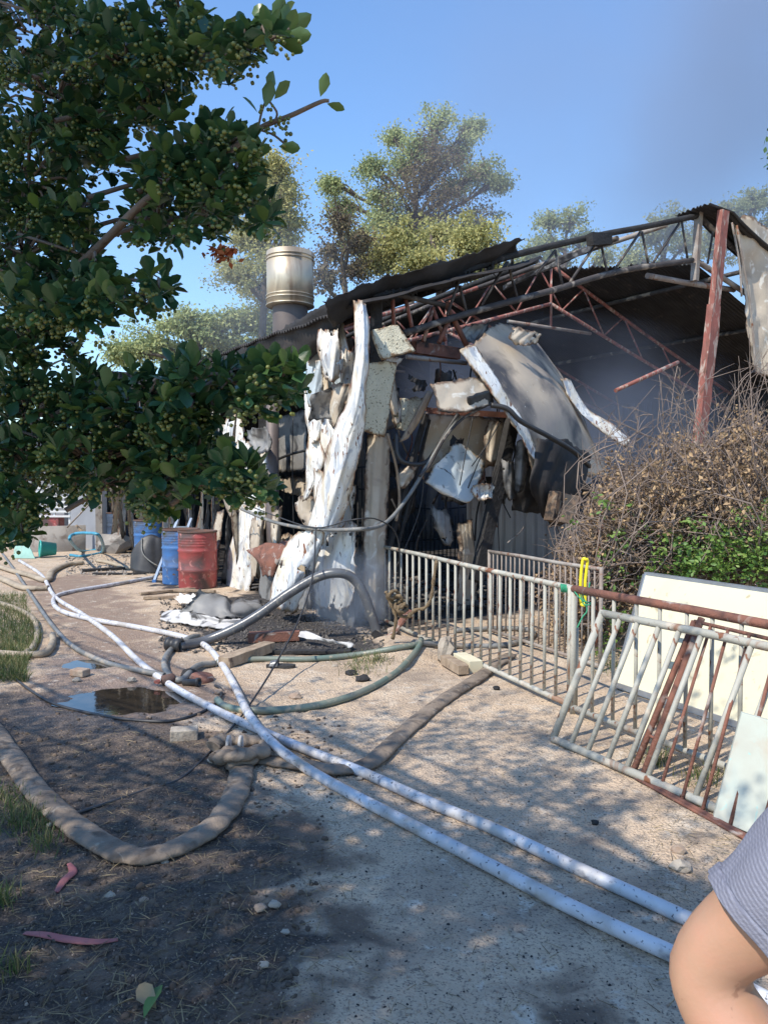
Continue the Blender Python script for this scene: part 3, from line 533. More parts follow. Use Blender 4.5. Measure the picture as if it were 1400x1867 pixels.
# front panels
def fp(name, mat, rows, lab=None, **k):
    return sheet(name, [[F(*c) for c in r] for r in rows], mat, shed, label=lab, **k)
fp('wall_panel', 'panel_pit', [[(676, 602, -.30), (724, 592, -.30)], [(684, 628, -.36), (740, 616, -.36)], [(696, 656, -.42), (756, 640, -.42)]], 'small square pitted cream panel under the roof corner', nu=20, nv=20, rag=.008, wob=.004, solid=.03, seed=30)
fp('wall_panel', 'panel_pit', [[(671, 662, -.3), (698, 659, -.3), (722, 660, -.26)], [(661, 722, -.33), (688, 725, -.34), (712, 729, -.3)], [(652, 784, -.36), (675, 790, -.37), (700, 797, -.34)]], 'tall pitted cream panel hanging beside the corner post', nu=22, nv=34, rag=.01, wob=.006, solid=.03, seed=31)
fp('corner_panel', 'panel_tan', [[(668, 792, -.12), (690, 790, -.2), (712, 788, -.1)], [(664, 880, -.12), (686, 884, -.2), (710, 886, -.1)], [(664, 912, -.1), (686, 925, -.2), (708, 905, -.1)], [(662, 1010, -.12), (684, 1010, -.18), (706, 1010, -.1)], [(664, 1130, -.12), (684, 1140, -.16), (705, 1140, -.1)]], nu=18, nv=60, rag=.02, wob=.02, seed=32)
fp('awning_sheet', 'panel_tan', [[(786, 702, -.6), (840, 691, -.6), (896, 684, -.6)], [(792, 722, -.66), (842, 718, -.68), (896, 710, -.66)], [(800, 748, -.72), (842, 752, -.76), (890, 738, -.72)]], nu=30, nv=20, rag=.02, wob=.01, seed=33, solid=.012)
fp('awning_sheet', 'black', [[(850, 722, -.75), (898, 710, -.7)], [(856, 750, -.7), (897, 738, -.65)]], nu=10, nv=8, rag=.02, wob=.02, seed=34, solid=.02)
fp('inner_panel', 'panel_tan', [[(782, 752, .15), (845, 756, .1), (925, 762, .2)], [(770, 810, .2), (840, 810, .15), (918, 815, .2)], [(768, 862, .2), (830, 855, .15), (905, 850, .2)]], nu=24, nv=18, rag=.03, wob=.03, seed=35)
fp('torn_sheet', 'panel_blue', [[(790, 850, -.1), (815, 825, -.15), (838, 806, -.2), (884, 842, -.2)], [(782, 868, -.15), (815, 856, -.2), (845, 848, -.25), (878, 866, -.25)], [(776, 880, -.15), (805, 892, -.25), (840, 905, -.3), (868, 890, -.28)], [(786, 890, -.1), (815, 903, -.2), (850, 916, -.3), (864, 908, -.3)]], 'pale blue white sheet torn loose in the doorway', nu=26, nv=20, rag=.03, wob=.02, seed=36)
fp('timber_strip', 'wood', [[(780, 712, -.3), (789, 716, -.3)], [(752, 765, -.3), (764, 768, -.3)], [(728, 806, -.3), (742, 800, -.3)]], nu=4, nv=14, rag=.0, wob=.005, seed=37, solid=.03)
fp('torn_sheet', 'panel_pit', [[(712, 735, -.1), (738, 724, -.05), (772, 725, .0)], [(716, 760, -.1), (740, 758, -.07), (764, 766, -.02)], [(722, 785, -.1), (735, 790, -.08), (745, 792, -.04)]], nu=16, nv=14, rag=.04, wob=.03, seed=38)
M().beam(F(778, 748, -.1), F(942, 758, -.1), .05, .07, n=5, jit=.004).build('door_frame', 'rusty', shed)
M().beam(F(937, 755, -.15), F(868, 1060, -.35), .16, .1, up=BV, n=10, jit=.006).build('leaning_post', 'char', shed)
M().beam(F(776, 755, -.05), F(706, 1010, -.1), .05, .05, n=6, jit=.003).build('leaning_post', 'char', shed)
M().beam(F(783, 765, -.0), F(722, 1010, -.1), .03, .03, n=6, jit=.003).build('leaning_post', 'char', shed)
# the great fallen curved sheet
fp('fallen_sheet', 'fallen', [[(838, 640, -.5), (872, 622, -.3), (905, 590, .1), (960, 606, .5), (990, 640, .8)],
                                  [(872, 690, -.6), (905, 668, -.45), (950, 645, -.1), (1000, 665, .3), (1028, 690, .5)],
                                  [(912, 740, -.7), (950, 715, -.6), (1000, 700, -.3), (1040, 725, .05), (1058, 750, .3)],
                                  [(952, 795, -.75), (985, 775, -.7), (1035, 765, -.45), (1070, 790, -.15), (1085, 815, .1)],
                                  [(975, 880, -.7), (1015, 878, -.7), (1065, 868, -.5), (1105, 870, -.2), (1130, 890, .05)]], 'large curved scorched sheet fallen from the roof', nu=60, nv=60, rag=.03, wob=.012, seed=39, solid=.01)
fp('fallen_sheet', 'panel', [[(838, 638, -.55), (868, 628, -.5)], [(862, 672, -.64), (890, 664, -.58)], [(900, 722, -.74), (920, 712, -.68)], [(945, 790, -.8), (962, 780, -.74)], [(972, 840, -.78), (984, 838, -.74)]], nu=8, nv=50, rag=.04, wob=.02, seed=40)
fp('fallen_sheet', 'panel', [[(1022, 690, -.1), (1040, 690, 0)], [(1050, 745, -.2), (1072, 745, -.1)], [(1096, 785, -.3), (1112, 770, -.2)], [(1140, 815, -.4), (1150, 803, -.3)]], nu=8, nv=40, rag=.04, wob=.02, seed=41)
fp('charred_sheet', 'charsheet', [[(985, 800, -.78), (1030, 800, -.7), (1080, 830, -.5)], [(965, 880, -.75), (1010, 885, -.8), (1060, 890, -.6)], [(985, 935, -.6), (1010, 960, -.65), (1040, 940, -.5)]], nu=20, nv=22, rag=.05, wob=.04, seed=46)
fp('charred_sheet', 'charsheet', [[(940, 850, -.3), (975, 850, -.45), (1005, 870, -.3)], [(935, 890, -.3), (970, 900, -.4), (1000, 905, -.3)], [(934, 930, -.25), (965, 936, -.35), (998, 930, -.3)]], nu=16, nv=16, rag=.03, wob=.03, seed=42)
fp('charred_sheet', 'panel_grey', [[(942, 805, -.45), (955, 800, -.5), (968, 815, -.4)], [(938, 850, -.45), (952, 855, -.55), (962, 860, -.45)], [(938, 895, -.45), (946, 900, -.5), (952, 895, -.45)]], nu=12, nv=20, rag=.03, wob=.02, seed=43)
fp('pale_pillar', 'panel_tan', [[(832, 955, .25), (860, 948, .25)], [(838, 1000, .2), (866, 1000, .2)], [(830, 1060, .2), (868, 1060, .2)], [(826, 1130, .2), (862, 1140, .2)]], nu=12, nv=22, rag=.05, wob=.03, seed=44, solid=.05)
fp('hanging_wall_sheet', 'panel_tan', [[(1336, 402, -.2), (1365, 392, -.25), (1400, 412, -.3), (1450, 440, -.3)], [(1356, 500, -.2), (1375, 500, -.25), (1410, 520, -.3), (1450, 540, -.3)], [(1362, 600, -.25), (1380, 610, -.3), (1415, 620, -.35), (1450, 630, -.3)], [(1376, 676, -.25), (1390, 684, -.3), (1420, 690, -.35), (1450, 700, -.3)]], 'tall pale sheet hanging at the right end of the shed', nu=24, nv=40, rag=.03, wob=.05, crease=.1, seed=45)
for (a, b, c) in (((1343, 410), (1368, 560), (1378, 680)), ((1334, 405), (1348, 480), (1352, 540))):
    M().tube(path([F(*a, -.32), F(*b, -.32), F(*c, -.32)], 10), .018, 6).build('sheet_edge', 'palepipe', shed)
# further torn cladding, crumpled against the wall
random.seed(21)
EX = [((598, 600), 26, 90, 'panel'), ((572, 660), 22, 80, 'panel_blue'), ((640, 640), 16, 90, 'panel'), ((625, 700), 24, 70, 'panel_tan'), ((585, 860), 22, 90, 'panel'), ((640, 880), 14, 120, 'panel'), ((556, 905), 26, 60, 'panel_tan'), ((600, 930), 30, 60, 'panel'), ((470, 940), 16, 120, 'panel_tan'), ((515, 985), 22, 60, 'panel'), ((548, 1060), 24, 70, 'panel_grey'), ((655, 1010), 12, 110, 'panel_grey'), ((440, 800), 22, 70, 'panel'), ((412, 880), 16, 60, 'panel_tan'), ((470, 780), 26, 50, 'panel_grey'), ((505, 930), 14, 60, 'panel_tan'), ((575, 735), 20, 70, 'panel'), ((630, 960), 18, 60, 'panel_blue')]
for k, ((px, py), w_, h_, mt_) in enumerate(EX):
    w_ *= 1.35; d0 = random.uniform(-.35, -.05); sk_ = random.uniform(-16, 16)
    sp('torn_cladding', mt_, [[(px-w_*.5, py+random.uniform(-8, 8), d0), (px, py, d0-.08), (px+w_*.5, py+random.uniform(-8, 8), d0)], [(px-w_*.6+sk_*.5, py+h_*.5, d0-.05), (px+sk_*.5, py+h_*.5, d0+random.uniform(-.15, .05)), (px+w_*.55+sk_*.5, py+h_*.45, d0)], [(px-w_*.3+sk_, py+h_, d0), (px+sk_, py+h_*random.uniform(.9, 1.1), d0-.1), (px+w_*.4+sk_, py+h_*random.uniform(.8, 1.05), d0+.05)]], nu=20, nv=30, rag=.04, wob=.02, hole=.04, seed=90+k)
EX = [((655, 640), 18, 60, 'panel_grey'), ((720, 650), 30, 26, 'panel'), ((712, 700), 16, 80, 'panel_tan'), ((745, 850), 30, 40, 'panel_tan'), ((905, 770), 30, 70, 'panel_tan'), ((880, 880), 40, 34, 'panel'), ((925, 840), 22, 70, 'panel_grey'), ((960, 600), 50, 30, 'panel_tan'), ((870, 590), 40, 30, 'panel_grey'), ((1010, 880), 40, 60, 'panel_grey'), ((800, 930), 26, 60, 'panel_grey'), ((760, 690), 30, 24, 'charsheet'), ((835, 800), 20, 50, 'charsheet'), ((1000, 830), 60, 40, 'panel_tan'), ((1060, 880), 40, 70, 'charsheet')]
for k, ((px, py), w_, h_, mt_) in enumerate(EX):
    d0 = random.uniform(-.3, .2); sk_ = random.uniform(-16, 16)
    fp('torn_cladding', mt_, [[(px-w_*.5, py+random.uniform(-8, 8), d0), (px, py, d0-.06), (px+w_*.5, py+random.uniform(-8, 8), d0)], [(px-w_*.6+sk_*.5, py+h_*.5, d0-.05), (px+sk_*.5, py+h_*.5, d0+random.uniform(-.12, .05)), (px+w_*.55+sk_*.5, py+h_*.45, d0)], [(px-w_*.3+sk_, py+h_, d0), (px+sk_, py+h_*random.uniform(.9, 1.1), d0-.1), (px+w_*.4+sk_, py+h_*random.uniform(.8, 1.05), d0+.05)]], nu=20, nv=24, rag=.03, wob=.02, hole=.03, seed=120+k)
# charred clutter hanging in the open front
for k in range(46):
    px = random.uniform(712, 935); py = random.uniform(640, 960); l = random.uniform(30, 120); d = random.uniform(.1, 1.3)
    M().tube(path([F(px, py, d), F(px+random.uniform(-18, 18), py+l*.5, d+random.uniform(-.1, .1)), F(px+random.uniform(-30, 30), py+l, d)], 8), random.uniform(.006, .018), 5).build('charred_rod', random.choice(['char', 'burntpipe', 'char', 'rusty']), shed)
for k in range(14):
    px = random.uniform(560, 920); py = random.uniform(640, 900); d = random.uniform(.4, 1.6); a = random.uniform(25, 60); b = random.uniform(20, 70); c = random.uniform(-20, 20)
    fp('charred_scrap', random.choice(['charsheet', 'panel_grey', 'charsheet']), [[(px, py, d), (px+a, py+c, d+.1)], [(px+random.uniform(-10, 10), py+b, d+.1), (px+a*.9, py+b+c*.5, d)]], nu=8, nv=8, rag=.05, wob=.05, seed=60+k)
# charred cages inside
for (u0, u1, v0, z1) in ((.5, 2.2, 2.6, 1.5), (.4, 2.4, 3.6, 1.9), (.2, .25, 1.0, 1.6), (2.6, 4.6, 3.4, 1.2)):
    cg = bpy.data.objects.new('burnt_cage', None); COL.objects.link(cg); cg.parent = shed
    n = int(max((u1-u0), .9)/.09)
    for i in range(n+1):
        u = u0+(u1-u0)*i/n
        v = v0 if u1-u0 > .2 else v0+i*.12
        M().tube([B(u, v, 0), B(u+random.uniform(-.02, .02), v, z1+random.uniform(-.25, .1))], .011, 5).build('rod', 'char', cg)
    for z in (.1, z1*.5, z1):
        M().tube([B(u0, v0, z), B((u0+u1)/2, v0+.02, z+random.uniform(-.08, .05)), B(u1, v0+(0 if u1-u0 > .2 else 1.2), z)], .016, 5).build('rail', 'char', cg)
# flue
fc = B(1.0, 4.16, 0); fx, fy = fc.x, fc.y
fl = bpy.data.objects.new('chimney', None); COL.objects.link(fl); fl.parent = shed; fl['label'] = 'round stainless steel flue with a wide cap drum'
def zz(py): return P(530, py, fy).z
M().lathe([(.29, 3.6), (.29, zz(556))], (fx, fy, 0), 32).build('flue_pipe', 'dullpipe', fl)
r0 = .385
M().lathe([(.29, zz(560)), (r0, zz(559)), (r0, zz(461)), (r0-.02, zz(461)), (r0-.02, zz(500)), (.02, zz(500))], (fx, fy, 0), 40).build('flue_cap', 'chrome', fl)
for py in (470, 476, 541, 547, 558):
    M().lathe([(r0, zz(py)-.012), (r0+.014, zz(py)-.006), (r0+.014, zz(py)+.006), (r0, zz(py)+.012)], (fx, fy, 0), 40).build('band', 'chrome', fl)

# ------------------------------------------------------------ wires and cables
def cable(name, label, cat, pts, r, mat, n=40, nn=7, group=None, sagn=0):
    return M().tube(path(pts, n), r, nn).build(name, mat, label=label, cat=cat, group=group)
cable('hanging_cable', 'thick grey cable drooping in a deep curve across the front of the shed', 'cable', [S(440, 928, -.7), S(500, 952, -.7), S(570, 964, -.75), S(650, 965, -.75), F(700, 955, -.6), F(742, 908, -.5), F(785, 838, -.45), F(836, 758, -.4)], .022, 'greyhose', 60)
cable('hanging_cable', 'thin dark wire looping beside the thick drooping cable', 'cable', [S(400, 900, -.75), S(500, 940, -.75), S(575, 962, -.78), F(640, 948, -.8), F(690, 948, -.8), F(726, 985, -.7), F(728, 1100, -.7)], .007, 'black', 40)
cable('hanging_cable', 'burnt frayed cable strung from the awning sheet down to the drooping cable', 'cable', [F(895, 735, -.7), F(845, 762, -.65), F(810, 800, -.6), F(785, 845, -.5), F(765, 868, -.5)], .016, 'burntpipe', 30)
cable('black_hose', 'black hose bent in a loop below the timber strip', 'hose', [F(722, 790, -.35), F(725, 830, -.4), F(745, 845, -.42), F(780, 840, -.42), F(812, 790, -.4), F(835, 755, -.4)], .026, 'black', 40)
cable('black_hose', 'black burnt hose draped over the fallen curved sheet', 'hose', [F(895, 738, -.7), F(925, 745, -.8), F(950, 768, -.85), F(1000, 795, -.9), F(1045, 822, -.9), F(1075, 850, -.8)], .032, 'black', 40)
cable('hanging_cable', 'thin cable hanging down beside the corner panel', 'cable', [F(706, 790, -.3), F(722, 850, -.3), F(728, 910, -.3), F(722, 950, -.3)], .016, 'wood', 24)
for k, (a, b, c, lb) in enumerate((((862, 760), (850, 820), (838, 885), 'leftmost thin wire hanging in the doorway'), ((912, 770), (880, 825), (853, 890), 'middle thin wire slanting across the doorway'), ((908, 775), (888, 810), (860, 850), 'short frayed wire slanting beneath the door frame'),
                                   ((775, 860), (762, 940), (720, 1040), 'taut wire slanting down from the drooping cable to the gate'), ((908, 905), (908, 960), (912, 1040), 'wire dangling in front of the grey partition'), ((965, 900), (955, 960), (925, 990), 'pale bent wire above the rear gate'))):
    cable('hanging_wire', lb, 'wire', [F(*a, -.3), F(*b, -.3), F(*c, -.3)], .007, 'black' if k < 5 else 'palepipe', 16, 5)
cable('hanging_wire', 'black wire drooping from the electrical box into the dry shrub', 'wire', [F(1012, 955, -1), F(1030, 985, -1), F(1070, 985, -1.1), F(1065, 1010, -1.1), F(1100, 1030, -1.2)], .006, 'black', 24, 5)
cable('hanging_wire', 'dark wires hanging behind the grey downpipe', 'wire', [S(534, 760, .2), S(533, 850, .2), S(536, 985, .2)], .008, 'black', 16, 5)
cable('hanging_pipe', 'burnt pipe lying across the opening behind the downpipe', 'pipe', [S(505, 838, .3), S(530, 828, .3), S(562, 820, .3)], .02, 'black', 12, 6)
# overhead cord coming down to the dark soil
gA = G(420, 1330, .01); gB = G(385, 1370, .01)
cable('power_cord', 'long thin black cord sagging from the drooping cable to the muddy ground', 'cord', [S(576, 965, -.8), P(570, 1050, 7.4), P(545, 1130, 6.9), P(500, 1215, 6.1), P(452, 1290, 5.4), gA, gB, G(330, 1420, .008), G(270, 1440, .008), G(205, 1462, .008), G(120, 1490, .01)], .0085, 'black', 90, 6)
# electrical box
eb = thing('electrical_box', 'tan scorched electrical box hanging open at the edge of the dry shrub', 'box', F(1015, 960, -.9))
c0 = F(1015, 925, -.9); rt = Matrix.Rotation(R(30), 3, 'Z')@Matrix.Rotation(R(14), 3, 'Y')
M().box(c0, .2, .16, .36, rt).build('case', 'panel_tan', eb, bevel=.008); M().box(c0+Vector((.13, -.1, -.02)), .05, .2, .34, rt@Matrix.Rotation(R(25), 3, 'Z')).build('lid', 'panel_tan', eb, bevel=.006)
M().box(c0+Vector((.02, -.09, .0)), .02, .02, .16, rt).build('latch', 'black', eb)

# ------------------------------------------------------------ drums and things by the wall
def drum(label, px, py, mat, grp='steel drums standing along the side wall', h=.88, r=.29, name='steel_drum'):
    p = G(px, py); p.y += r*.6; t = thing(name, label, 'drum', p, grp)
    prof = [(r*.97, 0), (r, .02), (r, .27*h/.88)]
    for zc in (.29, .585): prof += [(r, (zc-.02)*h/.88), (r+.016, zc*h/.88), (r, (zc+.02)*h/.88)]
    prof = [(r*.3, .005), (r*.98, .005), (r, .02), (r, .265), (r+.014, .285), (r, .305), (r, .56), (r+.014, .58), (r, .60)]
    for z in (.66, .70, .74, .78): prof += [(r, z-.012), (r+.006, z), (r, z+.012)]
    prof += [(r, .85)]
    M().lathe([(a, b*h/.88) for a, b in prof], p, 36).build('barrel', mat, t)
    M().lathe([(r, .85*h/.88), (r+.012, .86*h/.88), (r+.012, .88*h/.88), (r-.012, .88*h/.88), (r-.02, .6*h/.88), (.02, .58*h/.88)], p, 36).build('rim', 'drumrim', t)
    return t
drum('red steel drum, nearest of the row, faded and sooty in patches', 356, 1074, 'red_drum')  # soot patches are scattered by noise all round the drum
drum('narrow sliver of blue drum half hidden behind the red one', 325, 1066, 'blue_drum')
drum('bright blue steel drum with the bent black tub leaning on it', 268, 1030, 'blue_drum')
drum('dark sooty blue drum at the back beside the grey wall', 214, 1004, 'dark_drum', h=.9)
# bent black tub in front of the blue drum
p = G(270, 1044); tb = thing('black_tub', 'crushed black plastic tub leaning against the bright blue drum', 'tub', p)
sheet('tub_wall', [[p+Vector((-.28, -.1, .06)), p+Vector((-.1, -.25, .02)), p+Vector((.2, -.2, .0)), p+Vector((.42, .05, .02))], [p+Vector((-.27, -.05, .38)), p+Vector((-.02, -.12, .42)), p+Vector((.2, -.08, .3)), p+Vector((.4, .06, .3))], [p+Vector((-.1, 0, .62)), p+Vector((.05, .05, .68)), p+Vector((.2, .05, .62)), p+Vector((.38, .1, .5))]], 'black', tb, 24, 16, wob=.01, solid=.012)
M().tube(path([p+Vector((-.1, -.02, .62)), p+Vector((-.02, -.2, .35)), p+Vector((.25, -.25, .15)), p+Vector((.42, .05, .1))], 16), .012, 6).build('rim', 'greyhose', tb)
# aluminium ladder
p = G(295, 1062); ld = thing('ladder', 'short aluminium ladder leaning beside the red drum', 'ladder', p)
for dx in (0, .22): M().beam(p+Vector((-.12+dx, 0, .02)), p+Vector((.16+dx, .45, 1.02)), .055, .025).build('rail', 'alu', ld)
for k in range(4):
    q = p+Vector((-.12, 0, .02))+Vector((.28, .45, 1.0))*(k+.6)/4.2; M().beam(q, q+Vector((.22, 0, 0)), .03, .02).build('rung', 'alu', ld)
for dx in (0, .22): M().box(p+Vector((-.12+dx, 0, .02)), .06, .05, .05).build('foot', 'blue_drum', ld)
# grey rendered wall / small outbuilding at left
ob = thing('outbuilding', 'plain smooth grey walled outbuilding beyond the drums', 'building', G(160, 975))
q0 = Vector((P(128, 900, 19).x, 19.0, 0)); q1 = Vector((P(184, 900, 18).x, 18.0, 0)); q2 = Vector((P(228, 900, 21).x, 21, 0))
def wall(a, b, h, th, mat, nm, par): 
    d = (b-a).normalized(); n_ = Vector((-d.y, d.x, 0))*th; vs = [a, b, b+n_, a+n_]; vs += [v+Vector((0, 0, h)) for v in vs]
    return M().add(vs, [(3, 2, 1, 0), (4, 5, 6, 7), (0, 1, 5, 4), (1, 2, 6, 5), (2, 3, 7, 6), (3, 0, 4, 7)]).build(nm, mat, par)
wall(q0, q1, 2.3, .15, 'greywall', 'wall', ob); wall(q1+Vector((.02, 0, 0)), q2, 2.3, .15, 'concrete', 'wall', ob)
M().add([q0+Vector((-.3, -.2, 2.31)), q1+Vector((.1, -.25, 2.31)), q2+Vector((.1, 0, 2.5)), q0+Vector((0, 3, 2.6))], [(0, 1, 2, 3)]).build('roof', 'charsheet', ob, solid=.06)
cable('white_pole', 'thin pale pole slanting across the grey outbuilding wall', 'pole', [P(122, 962, 17.5), P(205, 875, 17.5)], .02, 'palepipe', 4, 6)
# rounded concrete tank
p = G(95, 1008); tk = thing('concrete_trough', 'curved low concrete trough behind the teal bucket', 'trough', p)
a = M(); prof = [(1.0, 0), (1.02, .6), (.92, .6), (.9, .05)]; vs = []
n = 26
for i in range(n+1):
    an = math.pi*(1.25+.62*i/n); c = p+Vector((-.35, .95, 0))
    for r_, z in prof: vs.append(c+Vector((math.cos(an)*r_*.95, math.sin(an)*r_*.8, z)))
a.add(vs, [(i*4+j, (i+1)*4+j, (i+1)*4+j+1, i*4+j+1) for i in range(n) for j in range(3)], True); a.build('shell', 'concrete', tk)
M().beam(p+Vector((.5, .15, .62)), p+Vector((.72, .1, .42)), .05, .04).build('edge_timber', 'wood', tk)
# teal bucket lying down, teal board, red crates, white railing
p = G(80, 1016); M().lathe([(.001, 0), (.13, 0), (.17, .3), (.185, .3), (.185, .33), (.165, .33), (.125, .02), (.001, .02)], p+Vector((.22, .1, .17)), 26, ax=(-.85, -.5, .05)).build('bucket', 'teal', label='teal plastic bucket lying on its side by the trough', cat='bucket')
p = G(42, 1018); M().add([p+Vector((-.22, 0, 0)), p+Vector((.28, -.05, 0)), p+Vector((.0, .15, .42)), p+Vector((-.12, .15, .46)), p+Vector((-.2, .05, .2))], [(0, 1, 2, 3, 4)]).build('board', 'paleteal', label='pale teal triangular board propped on the ground at far left', cat='board', solid=.02)
p = G(38, 1000)
cr = thing('plastic_crate', 'faded red plastic crate stack behind the teal board', 'crate', p)
M().box(p+Vector((.0, .4, .14)), .5, .4, .27).build('lower_crate', 'orange', cr, bevel=.02); M().box(p+Vector((-.1, .42, .43)), .55, .4, .27).build('upper_crate', 'orange', cr, bevel=.02); M().box(p+Vector((.38, .9, .52)), .5, .35, .5).build('back_crate', 'red_drum', cr, bevel=.02)
wr = thing('railing', 'white slatted railing seen under the branches at far left', 'railing', P(105, 960, 19))
for k in range(7): M().beam(P(55, 0, 19)*Vector((1, 1, 0)) if 0 else Vector((P(55, 900, 19).x, 19.3, .75+k*.12)), Vector((P(118, 900, 19).x, 19.3, .75+k*.12)), .02, .05).build('slat', 'white', wr)
for px in (58, 88, 116): M().beam(Vector((P(px, 900, 19).x, 19.35, 0)), Vector((P(px, 900, 19).x, 19.35, 1.6)), .05, .05).build('post', 'white', wr)
bx = thing('white_house', 'pale low house glimpsed through the branches at far left', 'house', Vector((-13.5, 26, 0)))
M().box((-13.5, 26, 1.5), 7, 4, 3.0).build('wall', 'greywall', bx); M().box((-13.5, 26, 3.15), 7.6, 4.6, .25).build('roof', 'greywall', bx)
for k in range(3): M().box((-15+1.6*k, 23.97, 1.5), .9, .08, 1.1).build('window', 'dark_drum', bx)
# rubble + concrete lump + blue hose by the dark drum
p = G(190, 1010)
def rock(c, r, mat, name, label=None, cat=None, group=None, parent=None, seed=0, sq=(1, 1, .7)):
    v = ICO_V; pts = []; 
    vs = [Vector(q) for q in v]; fs = list(ICO_F); cache = {}; nf = []
    def mid(a, b):
        k = (min(a, b), max(a, b))
        if k not in cache: cache[k] = len(vs); vs.append(((vs[a]+vs[b])/2).normalized())
        return cache[k]
    for a, b, c_ in fs: x, y, z = mid(a, b), mid(b, c_), mid(c_, a); nf += [(a, x, z), (x, b, y), (z, y, c_), (x, y, z)]
    vs2 = [Vector(c)+Vector((q.x*sq[0], q.y*sq[1], q.z*sq[2]))*r*(1+.45*mn.noise(q*1.6+Vector((seed, seed*2, 0)))) for q in vs]
    return M().add(vs2, nf, False).build(name, mat, parent, label, cat, group)
rock(p+Vector((.15, .2, .2)), .38, 'concrete', 'concrete_lump', 'rough broken concrete lump in front of the dark drum', 'rubble', seed=5, sq=(1.1, .7, .7))
cable('blue_hose', 'blue plastic hose tangled in front of the grey outbuilding', 'hose', [G(128, 1012, .03), G(150, 1014, .03), G(186, 1006, .05), P(182, 978, 13.8), P(160, 972, 14), P(135, 974, 14.5), P(128, 985, 14), G(150, 1005, .03), G(190, 1000, .03)], .03, 'bluehose', 60, 7)

# ------------------------------------------------------------ gates and frames
def gate(name, label, A, Bp, z0, z1, nb, mat='gate', topmat=None, r=.013, rr=.021, lean=(0, 0), cat='gate', post=True, group=None, skip=()):
    A, Bp = Vector((*A, 0)), Vector((*Bp, 0)); t = thing(name, label, cat, A, group); lv = Vector((lean[0], lean[1], z1-z0))
    zA = Vector((0, 0, z0)); d = (Bp-A)
    M().tube([A+zA+lv, A+zA+lv+d*.33+Vector((0, 0, .004)), A+zA+lv+d*.66-Vector((0, 0, .004)), Bp+zA+lv], rr if topmat is None else rr*1.3, 10).build('top_rail', topmat or mat, t)
    M().tube([A+zA, Bp+zA], rr, 10).build('bottom_rail', mat, t)
    bar = bpy.data.meshes.new('bar'); mm = M().tube([Vector((0, 0, 0)), lv], r, 8); bar.from_pydata([tuple(v) for v in mm.v], [], mm.f); bar.materials.append(MT[mat]); bar.polygons.foreach_set('use_smooth', mm.s)
    for k in range(1, nb+1):
        if k in skip: continue
        link('bar', bar, t, zA+d*(k+random.uniform(-.06, .06))/(nb+1))
    if post:
        for q in (A, Bp):
            M().tube([q+Vector((0, 0, .0 if lean == (0, 0) else z0)), q+zA+lv*1.02], rr, 10).build('end_post', mat, t)
    return t
a = P(682, 993, 9.05); b = P(1040, 1072, 5.42)
g1 = gate('pipe_gate', 'long pale green pipe gate across the yard, rope hung on it', (a.x, a.y), (b.x, b.y), .05, .89, 23)
c = G(1036, 1292); M().tube([c+Vector((.03, -.05, .02)), c+Vector((.035, -.05, .6))], .024, 10).build('latch_tube', 'gate', g1)
g2 = gate('pipe_gate', 'pipe gate at right with a thick rust red top rail', (1.33, 5.36), (2.76, 2.6), .05, .89, 15, topmat='rusty')
a = P(892, 1006, 8.2); b = P(1096, 1041, 6.55)
g3 = gate('pipe_gate', 'dark rear gate of thin bars standing deeper in the yard', (a.x, a.y), (b.x, b.y), .05, .89, 21, mat='palepipe', r=.008, rr=.018)
# pale green frame leaning on the rusty topped gate
a = G(1008, 1350, .02); ta = P(1098, 1118, a.y+.12); bdir = (G(1310, 1480, .02)-a); bb = a+bdir*1.9
fr = gate('leaning_frame', 'pale green barred frame leaning against the rust topped gate', (a.x, a.y), (bb.x, bb.y), .03, ta.z, 14, lean=(ta.x-a.x, ta.y-a.y), r=.016, rr=.024, skip=(6,))
# pale slat
M().beam(G(1160, 1372, .02)+Vector((0, .02, 0)), P(1245, 1165, 4.75), .05, .02).build('wooden_slat', 'cream', label='narrow cream wooden slat leaning inside the green frame', cat='slat')
# rusty rebar frame
a = G(1152, 1412, .012); b = G(1400, 1548, .012); d = b-a; ta = P(1266, 1133, a.y+.18); lv = ta-a
rf = thing('rebar_frame', 'rusty reinforcing bar frame leaning on the pale green frame', 'frame', a)
M().tube([a, a+d*1.6], .016, 8).build('bottom_bar', 'rusty', rf); M().tube([a+Vector((0, -.05, 0)), a+d*.5+Vector((0, -.06, 0)), a+d*1.6+Vector((0, -.05, 0))], .009, 8).build('bottom_bar', 'rusty', rf)
M().tube([a+lv, a+lv+d*1.6], .011, 8).build('top_bar', 'rusty', rf)
M().tube([a, ta], .018, 8).build('side_bar', 'rusty', rf); M().tube([a+d*.09, a+lv*1.03+d*.045], .020, 8).build('side_bar', 'rusty', rf)
for k in range(3): M().tube([a+lv*(.25+.25*k), a+lv*(.25+.25*k)+d*.075], .009, 6).build('tie', 'rusty', rf)
for k, (px, qx) in enumerate(((.26, .13), (.44, .26), (.60, .41), (.80, .60), (.99, .80), (1.2, 1.02), (1.4, 1.25))):
    M().tube([a+d*(px*.95), a+lv+d*(qx*1.05)], .010, 6).build('bar', 'rusty', rf)
# stained slab behind the rebar
a = G(1300, 1492, .02); b = G(1460, 1560, .02); t0 = P(1352, 1300, a.y+.12); m = M(); th = Vector((.01, .03, .0))
vs = [a, b, b+(t0-a), t0]; m.add(vs+[v+th for v in vs], [(0, 1, 2, 3), (7, 6, 5, 4), (0, 4, 5, 1), (1, 5, 6, 2), (2, 6, 7, 3), (3, 7, 4, 0)])
m.build('stone_slab', 'slab', label='stained pale green slab leaning at the right edge behind the rebar frame', cat='slab', bevel=.003)
